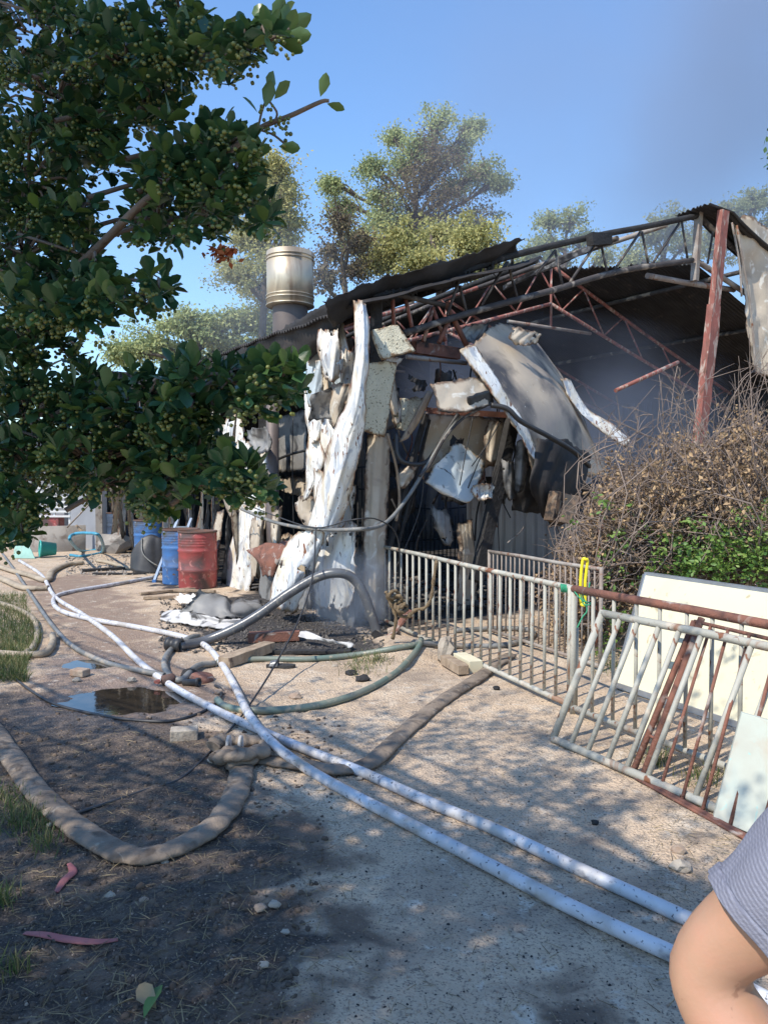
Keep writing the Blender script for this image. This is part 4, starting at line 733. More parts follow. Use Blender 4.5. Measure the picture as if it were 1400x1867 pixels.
# cream board with aluminium edge
bl = G(1124, 1248, .03); br = G(1400, 1338, .03); br = bl+(br-bl)*1.7; tl = P(1178, 1048, bl.y+.22); lv = tl-bl; n_ = lv.cross(br-bl).normalized()*.02
cb = thing('framed_board', 'large cream board with aluminium edging leaning by the shrub', 'board', bl)
vs = [bl, br, br+lv, bl+lv]; M().add([v for v in vs]+[v-n_ for v in vs], [(0, 1, 2, 3), (7, 6, 5, 4), (0, 4, 5, 1), (1, 5, 6, 2), (2, 6, 7, 3), (3, 7, 4, 0)]).build('board_face', 'cream', cb)
for (p0, p1) in ((bl, br), (bl+lv, br+lv), (bl, bl+lv), (br, br+lv)): M().beam(p0, p1, .045, .045, up=Vector(n_)).build('edge_strip', 'alu', cb)
M().beam(bl+lv+(br-bl)*.5+Vector((0, -.04, .02)), bl+lv+(br-bl)*.78+Vector((0, -.04, .02)), .03, .03).build('tape', 'teal', cb)
# yellow strap and green twine
c = P(1062, 1060, 5.75)
M().tube(path([c+Vector((-.01, 0, -.17)), c+Vector((-.015, 0, .0)), c+Vector((0, 0, .16)), c+Vector((.02, -.01, .165)), c+Vector((.035, 0, .15)), c+Vector((.02, 0, 0)), c+Vector((.02, 0, -.16)), c+Vector((0, -.01, -.18)), c+Vector((-.01, 0, -.17))], 40), .012, 6).build('yellow_strap', 'yellow', label='bright yellow plastic strap looped behind the gate joint', cat='strap')
pts = []
for k in range(60):
    t = k/59; an = t*14*math.pi; c = P(1022+16*t, 1072+2*t, 5.45); pts.append(c+Vector((math.cos(an)*.006, math.cos(an)*.028, math.sin(an)*.028)))
M().tube(pts, .0045, 5).build('green_twine', 'greencord', label='green twine wound round the end of the long gate rail', cat='twine')
cable('green_twine', 'loose green twine tying the two gates together', 'twine', [P(1075, 1062, 5.3), P(1070, 1085, 5.3), P(1048, 1078, 5.32), P(1062, 1095, 5.28), P(1078, 1100, 5.28), P(1064, 1102, 5.28), P(1056, 1072, 5.3), P(1070, 1110, 5.28), P(1062, 1125, 5.28), P(1052, 1145, 5.28)], .005, 'greencord', 70, 5)
# rope
pts = [P(796, 1022, 7.05), P(790, 1060, 7.05), P(786, 1090, 7.05), P(775, 1108, 7.05), P(758, 1112, 7.1), P(745, 1125, 7.1)]
for k in range(26):
    t = k/25; an = t*9*math.pi; pts.append(P(738-24*t+10*math.cos(an), 1118-38*t+9*math.sin(an), 7.1+.04*math.sin(an*1.3)))
pts += [P(708, 1092, 7.1), P(716, 1110, 7.1), P(722, 1130, 7.1), P(716, 1165, 7.15)]
pp = path(pts, 260); rr = [.016+.0035*math.sin(i*1.1) for i in range(260)]
M().tube(pp, rr, 7).build('rope', 'rope', label='knotted brown rope hanging over the long gate', cat='rope')

# ------------------------------------------------------------ hoses on the ground
def hose(name, label, pix, r, mat, n=120, nn=12, cat='hose', lift=None, group='fire hoses laid over the yard', flat=1.0, wr=0, seed=0):
    pts = []
    for i, q in enumerate(pix):
        if len(q) == 2: pts.append(G(q[0], q[1], r*flat if not hasattr(r, '__len__') else r[0]))
        else: pts.append(G(q[0], q[1], q[2]))
    pp = path(pts, n); rr = [r*(1+wr*mn.fractal(Vector((i*.22, seed, 0)), 1, 2, 3)) for i in range(n)]
    fl = [flat*(1+wr*.8*mn.noise(Vector((i*.3, seed, 5)))) for i in range(n)] if flat != 1 or wr else 1.0
    return M().tube(pp, rr, nn, flat=fl).build(name, mat, label=label, cat=cat, group=group)
hA = hose('water_hose', 'white scuffed hose nearest the camera, curling back in a bend by the puddle', [(284, 1052), (205, 1066), (125, 1080), (98, 1092), (108, 1112), (160, 1128), (240, 1142), (320, 1158), (372, 1176), (405, 1212), (430, 1255), (455, 1305, .08), (500, 1358, .09), (560, 1402), (640, 1448), (760, 1510), (880, 1572), (1000, 1634), (1120, 1692), (1300, 1775), (1500, 1880)], .029, 'pvc', 170, 14)
hB = hose('water_hose', 'white scuffed hose running straight from the far bend to the right foreground', [(35, 1022), (75, 1048), (100, 1088), (150, 1120), (205, 1160), (255, 1208), (320, 1255), (400, 1298), (470, 1330), (560, 1368), (660, 1408), (780, 1462), (900, 1512), (1040, 1578), (1180, 1642), (1330, 1712), (1500, 1795)], .028, 'pvc', 150, 14, seed=3)
for px, py in ((205, 1152), (280, 1144)):
    c = G(px, py, .036)
hose('suction_hose', 'dark grey smooth hose rising in an arch in front of the wall panels', [], .05, 'greypvc') if 0 else None
ar = [P(692, 1172, 7.85), P(680, 1130, 7.85), P(664, 1085, 7.85), P(645, 1056, 7.85), P(618, 1045, 7.8), P(580, 1052, 7.8), P(530, 1080, 7.75), P(470, 1122, 7.7), P(420, 1150, 7.65), P(370, 1170, 7.6), G(325, 1178, .05)]
ap = path(ar, 200); M().tube(ap, .05, 18).build('suction_hose', 'greypvc', label='dark grey hose rising in an arch in front of the wall panels', cat='hose', group='fire hoses laid over the yard')
c = G(322, 1176, .06); M().lathe([(.05, -.06), (.068, -.05), (.068, .0), (.055, .01), (.055, .05), (.07, .06), (.07, .1), (.045, .1), (.045, -.05)], c, 18, ax=(-.9, .35, .05)).build('hose_coupling', 'black', label='black coupling on the end of the arched grey hose', cat='coupling')
hose('canvas_hose', 'thick muddy canvas hose curving through the dark soil in the left foreground', [(-90, 1240), (-30, 1310), (15, 1370), (60, 1435), (120, 1492), (180, 1535), (238, 1560), (290, 1556), (340, 1537), (390, 1505), (420, 1468), (437, 1425), (440, 1395), (436, 1378)], .046, 'canvas', 150, 16, flat=.55, wr=.15)
hose('canvas_hose', 'muddy brown canvas hose running up the slope to the long gate', [(452, 1380), (500, 1388), (560, 1396), (620, 1403), (672, 1392), (720, 1350), (765, 1310), (820, 1268), (868, 1238), (905, 1210), (930, 1195)], .043, 'canvas', 90, 14, flat=.5, wr=.14, seed=4)
# bunched folds where the canvas hoses meet
hose('canvas_hose', 'bunched folds of wet canvas hose under the crossing white hoses', [(388, 1362, .06), (405, 1350, .08), (440, 1352, .06), (490, 1352, .05), (470, 1372, .08), (430, 1378, .1), (398, 1382, .05), (425, 1370, .09), (455, 1385, .05), (412, 1392, .05)], .045, 'canvas', 110, 12, flat=.75, wr=.5, seed=9)
for k, px in enumerate((415, 437)): 
    c = G(px, 1357, .11); M().tube([c+Vector((-.003, 0, .0)), c+Vector((.014, 0, 0))], .05, 12).build('hose_band', 'pvc', label=('left' if k == 0 else 'right')+' pale band around the bunched canvas hose', cat='band')
hose('garden_hose', 'green grey hose lying straight across to the foot of the long gate', [(395, 1208), (470, 1202), (560, 1202), (650, 1194), (720, 1182), (765, 1174), (790, 1168)], .026, 'greenhose', 70, 10)
hose('garden_hose', 'grey green hose curving over the lit mound down to the crossing', [(768, 1166, .05), (758, 1188), (720, 1228), (660, 1262), (590, 1284), (520, 1294), (450, 1296), (410, 1288), (396, 1276)], .027, 'greenhose', 80, 10)
hose('garden_hose', 'dark hose coiled on the ground behind the long gate', [(760, 1172), (840, 1178), (920, 1176), (972, 1160), (960, 1148), (900, 1146), (830, 1150)], .027, 'greyhose', 70, 10)
hose('garden_hose', 'grey hose looping in a small ring beside the puddle', [(392, 1210), (360, 1215, .04), (330, 1240), (306, 1228), (300, 1205), (315, 1182), (345, 1164, .09), (362, 1160, .06)], .028, 'greyhose', 70, 10)
hose('garden_hose', 'thin grey hose running from the far left down past the small puddle', [(5, 1010), (30, 1045), (60, 1090), (95, 1140), (135, 1180), (190, 1207), (250, 1222), (300, 1232)], .024, 'greyhose', 90, 10)
hose('canvas_hose', 'tan canvas hose looping at far left beneath the branches, upper strand', [(-40, 1020), (20, 1040), (58, 1050), (85, 1058), (95, 1042), (120, 1030), (150, 1026)], .05, 'tanhose', 70, 12, flat=.8, wr=.15)
hose('canvas_hose', 'tan canvas hose at far left beneath the branches, lower strand', [(-40, 1036), (10, 1058), (45, 1072), (88, 1072)], .05, 'tanhose', 60, 12, flat=.8, wr=.15, seed=5)
hose('canvas_hose', 'tan hose bent into a corner on the grass bank, lower of the two', [(-60, 1186), (0, 1192), (50, 1194), (84, 1190), (96, 1172), (96, 1158)], .034, 'tanhose', 50, 12, wr=.1, seed=6)
hose('canvas_hose', 'tan hose coming down the grass bank, upper of the two', [(-20, 1094), (30, 1110), (60, 1128), (68, 1155), (60, 1180), (45, 1192)], .03, 'tanhose', 50, 12, wr=.1, seed=7)
hose('canvas_hose', 'pale canvas hose running off behind the bright blue drum', [(178, 1022), (200, 1026), (228, 1034), (250, 1036)], .045, 'tanhose', 30, 12, flat=.8, seed=8)
hose('power_cord', 'black cord snaking along the edge of the puddle', [(28, 1238), (60, 1262), (100, 1284), (160, 1300), (230, 1312), (310, 1315), (370, 1298), (398, 1278), (404, 1258), (392, 1250)], .011, 'black', 90, 7, cat='cord', group='cords on the ground')
# pipe fittings by the ring
c = G(340, 1240, .05); ft_ = thing('pipe_fitting', 'black threaded pipe fittings lying by the ring of hose', 'fitting', c)
M().lathe([(.022, -.06), (.028, -.06), (.028, .06), (.036, .06), (.036, .085), (.022, .085), (.022, -.05)], c+Vector((.03, 0, -.02)), 14, ax=(.95, -.3, .1)).build('nozzle', 'black', ft_)
M().lathe([(.02, -.06), (.042, -.05), (.042, .04), (.03, .05), (.02, .04)], c+Vector((-.16, .06, -.01)), 14, ax=(.8, .5, .1)).build('coupling', 'drumrim', ft_)
rock(c+Vector((-.24, .02, -.02)), .028, 'orange', 'cap', parent=ft_, seed=3)
# metal plate / hub
c = G(368, 1236, .02); M().lathe([(.001, .02), (.09, .02), (.1, .0), (.1, -.02)], c, 22, ax=(.1, -.1, 1)).build('rusty_disc', 'rusty', label='rusty round metal disc lying beside the pipe fittings', cat='disc')

# ------------------------------------------------------------ debris in front of the wall
def gsheet(name, rows, mat, label, cat, **k): return sheet(name, [[(G(*c) if len(c) == 3 else c) for c in r] for r in rows], mat, None, label=label, cat=cat, **k)
gsheet('folded_board', [[(292, 1130, .02), (340, 1138, .03), (395, 1146, .03), (440, 1148, .02)], [(296, 1118, .06), (345, 1126, .09), (400, 1136, .07), (440, 1138, .06)], [(310, 1112, .08), (350, 1118, .14), (400, 1128, .12), (438, 1130, .12)]], 'tarp', 'folded white board lying in the ash below the wall', 'panel', nu=30, nv=14, wob=.02, solid=.02, rag=.03)
gsheet('bent_sheet', [[(330, 1116, .12), (380, 1124, .1), (440, 1128, .05), (484, 1118, .03)], [(345, 1096, .25), (390, 1100, .22), (430, 1110, .15), (478, 1108, .1)], [(368, 1078, .35), (405, 1088, .22), (440, 1096, .12), (474, 1100, .08)]], 'panel_grey', 'bent grey metal sheet lying on top of the white board', 'panel', nu=40, nv=22, wob=.07, crease=.08, rag=.08)
gsheet('crumpled_sheet', [[(322, 1100, .04), (345, 1104, .1), (372, 1108, .12)], [(330, 1088, .08), (350, 1088, .16), (372, 1092, .18)]], 'panel', 'crumpled pale scrap beside the bent grey sheet', 'panel', nu=16, nv=10, wob=.06, crease=.12, rag=.05)
# lengths of timber
def plank(label, a, b, w_=.09, h_=.03, mat='wood', name='timber_plank', z=None, grp='loose planks'):
    pa, pb = G(a[0], a[1], a[2] if len(a) > 2 else h_/2+.008), G(b[0], b[1], b[2] if len(b) > 2 else h_/2+.008)
    M().beam(pa, pb, w_, h_, n=6, jit=.003).build(name, mat, label=label, cat='plank', group=grp, bevel=.003)
plank('upper long plank lying left of the crumpled scrap', (255, 1082), (360, 1072)); plank('lower short plank left of the crumpled scrap', (262, 1090), (335, 1088), .1, .04)
plank('thick pale timber end pointing at the green hose', (408, 1208), (492, 1178, .07), .13, .09, 'wood')
plank('flat burnt plank behind the slipper', (455, 1188, .02), (640, 1188, .02), .1, .03, 'char')
plank('burnt roof timber lying flat near the blue drum', (150, 1040), (250, 1034), .12, .04, 'char'); plank('second dark timber lying flat before the drums', (170, 1046), (265, 1046), .08, .03, 'char')
plank('thin board lying at the wall foot below the red drum', (300, 1076), (392, 1078), .08, .03, 'wood')
plank('pale timber offcut under the long gate', (812, 1202), (845, 1222), .1, .08, 'wood'); plank('second pale block under the long gate', (838, 1200, .05), (868, 1216, .05), .12, .1, 'cream')
# steel channel
a = G(452, 1164, .05); b = G(545, 1160, .06); ch = thing('steel_channel', 'rusty steel channel lying in front of the smoking panels', 'channel', a)
M().beam(a, b, .02, .09).build('web', 'rusty', ch); M().beam(a+Vector((0, .06, .04)), b+Vector((0, .06, .04)), .12, .012).build('upper_flange', 'rusty', ch); M().beam(a+Vector((0, .06, -.04)), b+Vector((0, .06, -.04)), .12, .012).build('lower_flange', 'rusty', ch)
gsheet('fallen_strip', [[(545, 1160, .1), (600, 1172, .06), (640, 1180, .05)], [(548, 1148, .14), (604, 1166, .1), (644, 1172, .08)]], 'tarp', 'pale bent strip pointing away from the steel channel', 'panel', nu=24, nv=6, wob=.02, rag=.02)
# slipper
c = G(512, 1218, .0); sl = thing('slipper', 'single black slipper lying on the pale ground', 'slipper', c)
m = M(); n = 24; out = [(math.cos(2*math.pi*k/n)*.13, math.sin(2*math.pi*k/n)*(.05+.012*math.cos(2*math.pi*k/n))) for k in range(n)]
vs = [c+Vector((x, y, z)) for z in (.005, .03) for x, y in out]; m.add(vs, [tuple(range(n))[::-1], tuple(range(n, 2*n))]+[(k, (k+1) % n, n+(k+1) % n, n+k) for k in range(n)]); m.build('sole', 'black', sl)
sheet('strap', [[c+Vector((-.02, -.055, .02)), c+Vector((-.02, -.03, .07)), c+Vector((-.02, .03, .07)), c+Vector((-.02, .055, .02))], [c+Vector((-.1, -.05, .02)), c+Vector((-.09, -.025, .055)), c+Vector((-.09, .025, .055)), c+Vector((-.1, .05, .02))]], 'greypvc', sl, 14, 8, wob=0, solid=.006)
# red brown broken block + pieces at gate foot
c = P(716, 1155, 7.7)
M().box(c+Vector((.05, .1, -.12)), .12, .1, .34, Matrix.Rotation(R(-18), 3, 'Y')).build('broken_block', 'brick', label='orange brown broken block standing at the foot of the gate', cat='block', bevel=.01)
M().beam(c+Vector((-.1, 0, -.12)), c+Vector((.18, .1, .22)), .12, .02).build('bent_plate', 'rusty', label='rusty plate tilted behind the knotted rope', cat='plate')
M().beam(c+Vector((-.2, .05, .0)), c+Vector((.02, .0, -.15)), .12, .04).build('bent_plate', 'char', label='charred plate lying under the tilted rusty plate', cat='plate')
rock(G(812, 1190, .08), .13, 'stone', 'boulder', 'upright pale stone just behind the long gate', 'stone', seed=8, sq=(.6, .6, 1.1))
# bricks, stones, ribbons, leaves
M().box(G(336, 1338, .035), .17, .11, .07, Matrix.Rotation(R(12), 3, 'Z')).build('brick', 'stone', label='dusty block lying below the puddle', cat='brick', bevel=.006)
M().box(G(146, 1226, .03), .14, .1, .06, Matrix.Rotation(R(-20), 3, 'Z')).build('brick', 'brick', label='tan brick lump beside the small puddle', cat='brick', bevel=.01)
st = [(395, 1387, .05, 'pale stone touching the bunched canvas hose'), (200, 1633, .022, 'round pale stone in the dark soil left of the ribbon curve'), (300, 1572, .018, 'small pale stone just under the canvas hose bend'), (585, 1440, .025, 'cluster stone between the white hoses and the soil'), (538, 1270, .05, 'brown clod on the lit ground above the green hose'),
      (236, 1280, .02, 'small orange stone in the puddle'), (272, 1308, .02, 'orange chip on the near edge of the puddle'), (345, 1228, .07, 'dark clod beside the hose ring'), (400, 1262, .04, 'brown clod near the black cord end'), (662, 1238, .06, 'burnt crumpled lump on the lit mound'), (640, 1228, .05, 'flat charred lump left of the crumpled one'),
      (262, 1642, .02, 'reddish pebble right of the round pale stone'), (475, 1655, .025, 'reddish stone in the dark soil'), (500, 1650, .025, 'pink grey stone in the dark soil'), (610, 1500, .015, 'white pebble on the concrete edge'), (480, 1760, .018, 'white chip in the bottom soil'), (1085, 1500, .02, 'dark chip in the right hand shade'),
      (1236, 1550, .035, 'brown lump at the edge of the sunlit patch'), (1240, 1580, .045, 'pale clod in the sunlit patch near the arm'), (820, 1200, .04, 'stone beneath the gate rail'), (240, 1240, .04, 'mud lump between the two puddles'), (90, 1505, .02, 'pebble by the grass in the left foreground'), (520, 1700, .016, 'tiny white pebble in the bottom soil'),
      (905, 1255, .03, 'dark crumb on the ground in front of the gate'), (570, 1288, .03, 'small clod beside the curved hose'), (610, 1215, .03, 'small tan stone above the curved hose'), (140, 1240, .035, 'grey pebble on the muddy edge at left'), (655, 1420, .02, 'grey pebble just below the straight hose')]
for k, (px, py, r_, lb) in enumerate(st):
    rock(G(px, py, r_*.3), r_, 'char' if 'charred' in lb or 'burnt' in lb or 'dark' in lb[:5] else ('brick' if any(w_ in lb for w_ in ('orange', 'red', 'brown')) else 'stone'), 'stone', lb, 'stone', 'loose stones in the yard', seed=k*1.7, sq=(1, .8, .6))
def ribbon(label, pix, r_=.012):
    pp = path([G(a, b, .008+(.01 if i % 2 else 0)) for i, (a, b) in enumerate(pix)], 40); M().tube(pp, [r_*(.5+.6*math.sin(math.pi*min(1, (i+2)/42))) for i in range(40)], 8, flat=.5).build('ribbon', 'pink', label=label, cat='ribbon', group='pink ribbons')
ribbon('long faded pink ribbon lying at the bottom left', [(45, 1702), (80, 1705), (120, 1713), (170, 1718), (215, 1714)]); ribbon('short curved pink ribbon above the long one', [(102, 1628), (118, 1605), (133, 1590), (126, 1575)])
for k, (px, py, ln, an) in enumerate(((285, 1840, .11, 2.4), (262, 1858, .12, 1.4), (205, 1838, .07, .3))):
    p = G(px, py, .02); v, f_ = scatter(LEAF_V, LEAF_F, frames(np.array([[math.cos(an), math.sin(an), .3]]), np.array([.5])), np.array([p[:]]), np.array([ln]))
    np_mesh('fallen_leaf', v, f_, 'vine' if k == 1 else 'straw', tint=np.full(len(v), .1), label=['pale curled leaf on the soil at the bottom edge', 'green blade like leaf at the bottom edge', 'whitish leaf scrap at the bottom left'][k], cat='leaf', off=p[:])
# scattered stuff
def in_frame_pts(n, poly):
    out = []; 
    while len(out) < n:
        px = random.uniform(-60, 1450); py = random.uniform(1010, 1900)
        if poly(px, py): out.append(G(px, py, 0))
    return out
def gravel(name, n, r0, r1, mat, cond, lab, cat):
    pts = in_frame_pts(n, cond); pos = np.array([(p.x, p.y, H(p.x, p.y)) for p in pts]); sc = rng.uniform(r0, r1, n)**1.0; ax = rdir(n); mt = frames(ax, rng.uniform(0, 6, n))
    mt = mt*rng.uniform(.25, 1.2, (n, 1, 3)); tv_, tf_ = (SH_V, SH_F) if 'rubble' in name else (ICO_V, ICO_F); v, f_ = scatter(tv_, tf_, mt, pos, sc); np_mesh(name, v, f_, mat, label=lab, cat=cat, kind='stuff', off=(0, 4, 0))
gravel('gravel', 2800, .002, .007, 'brick', lambda x, y: y > 1200, 'loose pale gravel scattered over the yard', 'gravel')
gravel('dark_gravel', 1500, .002, .007, 'char', lambda x, y: y > 1180 or (x > 280 and x < 700 and y > 1080), 'dark crumbs and cinders scattered over the yard', 'gravel')
gravel('soil_clods', 1500, .006, .02, 'clod', lambda x, y: y > 1300 and x < 640-.2*(y-1300), 'dark crumbly clods of wet soil in the left foreground', 'soil')
gravel('rubble', 2600, .008, .035, 'ash', lambda x, y: 290 < x < 700 and 1090 < y < 1190 and y > 1090+.1*(700-x)*0, 'burnt rubble heaped at the foot of the side wall', 'rubble')
gravel('rubble', 800, .012, .045, 'concrete', lambda x, y: (120 < x < 320 and 1000 < y < 1050), 'broken rubble strewn before the drums', 'rubble')
n = 2200; pos = np.array([B(random.uniform(-.2, 6), random.uniform(-.2, 3.5), random.uniform(0, .16))[:] for _ in range(n)])
v, f_ = scatter(SH_V, SH_F, frames(rdir(n))*rng.uniform(.15, 1.3, (n, 1, 3)), pos, rng.uniform(.02, .08, n)); np_mesh('rubble', v, f_, 'ash', label='ash and burnt rubble covering the shed floor', cat='rubble', kind='stuff', off=BO[:])
def strands(name, n, cond, mat, l0, l1, w_, lab, cat, upright=False, pts=None):
    pts = pts or in_frame_pts(n, cond); n = len(pts); pos = np.array([(p.x, p.y, H(p.x, p.y)+.004) for p in pts]); d = rdir(n)
    d[:, 2] = np.abs(d[:, 2])*(1.6 if upright else .12)+(.5 if upright else 0)
    sc = rng.uniform(l0, l1, n); k = w_
    tv = [(-k, 0, 0), (k, 0, 0), (-k*.8, .5, .06), (k*.8, .5, .06), (0, 1, -.02 if upright else .0)]; tf = [(0, 1, 3), (0, 3, 2), (2, 3, 4)]
    v, f_ = scatter(tv, tf, frames(d, rng.uniform(-1, 1, n)), pos, sc); np_mesh(name, v, f_, mat, tint=np.repeat(rng.uniform(0, 1, n)**1.5, 5), label=lab, cat=cat, kind='stuff', off=(0, 4, 0))
strands('dead_straw', 5200, lambda x, y: (y > 1330 and x < 700-.3*(y-1330)+random.uniform(-60, 60)) or (random.random() < .12 and y > 1220) or (x > 1180 and 1400 < y < 1650 and random.random() < .8), 'straw', .02, .085, .022, 'dead straw and twigs littering the soil', 'straw')
strands('grass', 9000, lambda x, y: x < 62+14*math.sin(y*.05) and 1085 < y < 1245, 'grass', .04, .12, .03, 'green grass growing on the left bank', 'grass', True)
gp = []
for (cx, cy, s_, nn) in ((45, 1500, 28, 420), (10, 1460, 25, 160), (20, 1770, 20, 80), (655, 1215, 22, 300), (690, 1205, 12, 150), (1195, 1390, 14, 200), (1290, 1420, 25, 200), (80, 1545, 18, 120), (0, 1650, 14, 120), (1120, 1215, 20, 250), (150, 1320, 18, 0)):
    for _ in range(nn): gp.append(G(random.gauss(cx, s_), random.gauss(cy, s_*.5)))
strands('grass_tufts', 0, None, 'grass', .03, .10, .03, 'small tufts of grass and weeds dotted about the yard', 'grass', True, pts=gp)

# ------------------------------------------------------------ trees behind
def far_tree(label, lobes, Yd, mat, nleaf, base_px, leaf=.11, trunk_r=.18, burnt=None, name='tree', spread=.9, ncl=34, bare=False):
    base = P(base_px, 900, Yd); base.z = 0; t = thing(name, label, 'tree', base, 'trees behind the shed')
    cs = [(P(px, py, Yd+random.uniform(-1.2, 1.2)), rx*Yd/FPX, ry*Yd/FPX) for px, py, rx, ry in lobes]
    low = min(c.z-ry*.5 for c, rx, ry in cs); cx = sum(c.x for c, _, _ in cs)/len(cs); top = max(c.z for c, _, _ in cs)
    fork = Vector((base.x*.6+cx*.4, base.y, max(1.5, low*.7))); mid = Vector((cx, base.y, (low+top)*.5))
    M().tube(path([base, (base+fork)/2+Vector((.15, 0, 0)), fork, mid], 16), list(np.linspace(trunk_r, trunk_r*.45, 16)), 8).build('trunk', 'bark', t)
    br = M(); P_ = []; Q = []; 
    for c, rx, ry in cs:
        st_ = fork.lerp(mid, min(1, max(0, (c.z-fork.z)/(mid.z-fork.z+1e-3)*.7))); m2 = st_.lerp(c, .55)+Vector((random.uniform(-.3, .3), random.uniform(-.3, .3), .25*ry))
        br.tube(path([st_, m2, c], 10), list(np.linspace(trunk_r*.42, .035, 10)), 5)
        for k in range(ncl):
            d = Vector(rdir(1)[0]); rad = min(1.35, abs(random.gauss(0, .62))+.1); e = c+Vector((d.x*rx*rad, d.y*rx*.9*rad, d.z*ry*rad))
            s2 = st_.lerp(c, random.uniform(.6, 1)); m3 = s2.lerp(e, .5)+Vector((random.uniform(-.15, .15), random.uniform(-.15, .15), random.uniform(0, .25)))
            br.tube([s2, m3, e], [.028, .018, .007], 4, cap=False); P_.append(e[:]); P_.append(m3.lerp(e, .6)[:]) if k % 3 == 0 else None
    br.build('branches', 'bark', t, kind=None)
    P_ = np.array(P_); n = int(nleaf*.95); leaf *= .95; i = rng.integers(0, len(P_), n); wgt = rng.uniform(.25, 1, len(P_)); 
    g = rng.normal(size=(n, 3))*np.array([.31, .31, .17])*spread*wgt[i][:, None]; g[:, 2] -= rng.uniform(0, .16, n)
    pos = P_[i]+g; d = rdir(n); d[:, 2] -= .35; sc = rng.uniform(.6, 1.3, n)*leaf
    v, f_ = scatter(RHOMB_V, RHOMB_F, frames(d, rng.uniform(-2, 2, n)), pos, sc); tint = np.repeat(np.clip(rng.uniform(0, 1, len(P_))[i]+rng.normal(size=n)*.15, 0, 1), 4)
    if not bare:
        np_mesh('foliage', v, f_, mat, t, tint=tint, kind='stuff')
    if burnt:
        bc = [(P(px, py, Yd-.6), r_*Yd/FPX) for px, py, r_, _ in burnt]; pts = []
        for (c, r_), q in zip(bc, burnt):
            m_ = q[3]; cl = np.array(c[:])+rng.normal(size=(26, 3))*r_*.55
            pts.append(cl[rng.integers(0, 26, m_)]+rng.normal(size=(m_, 3))*.2)
        pos = np.vstack(pts); n = len(pos); v, f_ = scatter(RHOMB_V, RHOMB_F, frames(rdir(n), rng.uniform(-2, 2, n)), pos, rng.uniform(.6, 1.2, n)*leaf); np_mesh('scorched_foliage', v, f_, 'brownleaf', t, tint=np.repeat(rng.uniform(0, 1, n), 4), kind='stuff')
    return t
far_tree('tall feathery green tree with a scorched brown patch, behind the middle of the shed', [(800, 222, 40, 34), (765, 262, 50, 34), (845, 270, 42, 48), (720, 245, 18, 14), (735, 300, 50, 34), (675, 300, 22, 20), (690, 355, 48, 36), (830, 340, 52, 50), (880, 310, 32, 24), (760, 400, 60, 40), (860, 410, 45, 40), (625, 370, 34, 34), (650, 430, 40, 30), (600, 330, 14, 12), (700, 400, 50, 40), (910, 330, 14, 12), (860, 230, 20, 24)], 27, 'robinia', 30000, 740, burnt=[(790, 300, 38, 3000), (770, 360, 60, 3500), (820, 380, 50, 2500)], ncl=26)
far_tree('bushy olive tree close behind the charred roof verge', [(730, 430, 50, 34), (800, 420, 56, 36), (860, 440, 40, 30), (690, 470, 36, 26), (770, 470, 60, 26), (880, 470, 30, 20), (930, 500, 50, 24)], 21, 'robinia_y', 26000, 780, leaf=.10, ncl=26)
far_tree('dark half bare scorched tree just right of the flue', [(620, 400, 34, 30), (655, 440, 30, 26), (600, 455, 30, 30), (590, 500, 30, 24), (650, 490, 30, 24)], 20, 'brownleaf', 5200, 655, leaf=.09, ncl=40, trunk_r=.14)
far_tree('yellow green tree rising between the overhanging branches and the flue', [(500, 305, 36, 26), (515, 350, 36, 36), (480, 380, 40, 40), (530, 400, 30, 34), (455, 440, 44, 38), (510, 460, 40, 34), (430, 490, 38, 30), (480, 520, 44, 34)], 22, 'robinia_y', 26000, 470, leaf=.10, ncl=26)
far_tree('pale green low tree at left beyond the shed roof', [(440, 580, 50, 36), (380, 600, 50, 34), (330, 590, 40, 28), (280, 625, 46, 30), (230, 640, 36, 24), (420, 630, 60, 26), (490, 590, 30, 30), (340, 650, 60, 24)], 24, 'robinia', 26000, 350, leaf=.12, ncl=26)
far_tree('pale tree seen through smoke above the bare front truss', [(1040, 400, 34, 28), (1000, 400, 20, 16), (1070, 430, 34, 26), (1000, 440, 30, 26), (960, 460, 34, 24), (1100, 470, 30, 22), (1020, 480, 50, 22)], 32, 'robinia', 9000, 1030, leaf=.13, ncl=22)
far_tree('hazy tree behind the shed apex, left part of the right hand pair', [(1230, 400, 36, 26), (1190, 430, 36, 28), (1260, 440, 40, 28), (1150, 470, 40, 24), (1210, 480, 60, 24)], 32, 'robinia', 9000, 1210, leaf=.13, ncl=22)
far_tree('hazy tree at the right edge behind the shed roof', [(1330, 385, 40, 30), (1380, 365, 36, 30), (1420, 400, 50, 40), (1300, 430, 40, 24), (1370, 440, 60, 30)], 30, 'robinia', 10000, 1380, leaf=.13, ncl=22)
# small dark sprig at the top right edge
c = P(1402, 275, 6); tp = thing('branch_tip', 'dark leafy branch tip poking in at the upper right edge', 'branch', c)
M().tube(path([c+Vector((.5, 0, .4)), c+Vector((.2, 0, .15)), c], 6), .008, 5).build('stem', 'twig', tp)
n = 60; v, f_ = scatter(LEAF_V, LEAF_F, frames(rdir(n), rng.uniform(0, 6, n)), np.array(c[:])+rng.normal(size=(n, 3))*.05+np.array([.06, 0, 0]), rng.uniform(.03, .06, n)); np_mesh('foliage', v, f_, 'leaf', tp, tint=np.repeat(rng.uniform(0, .5, n), 10), kind='stuff')

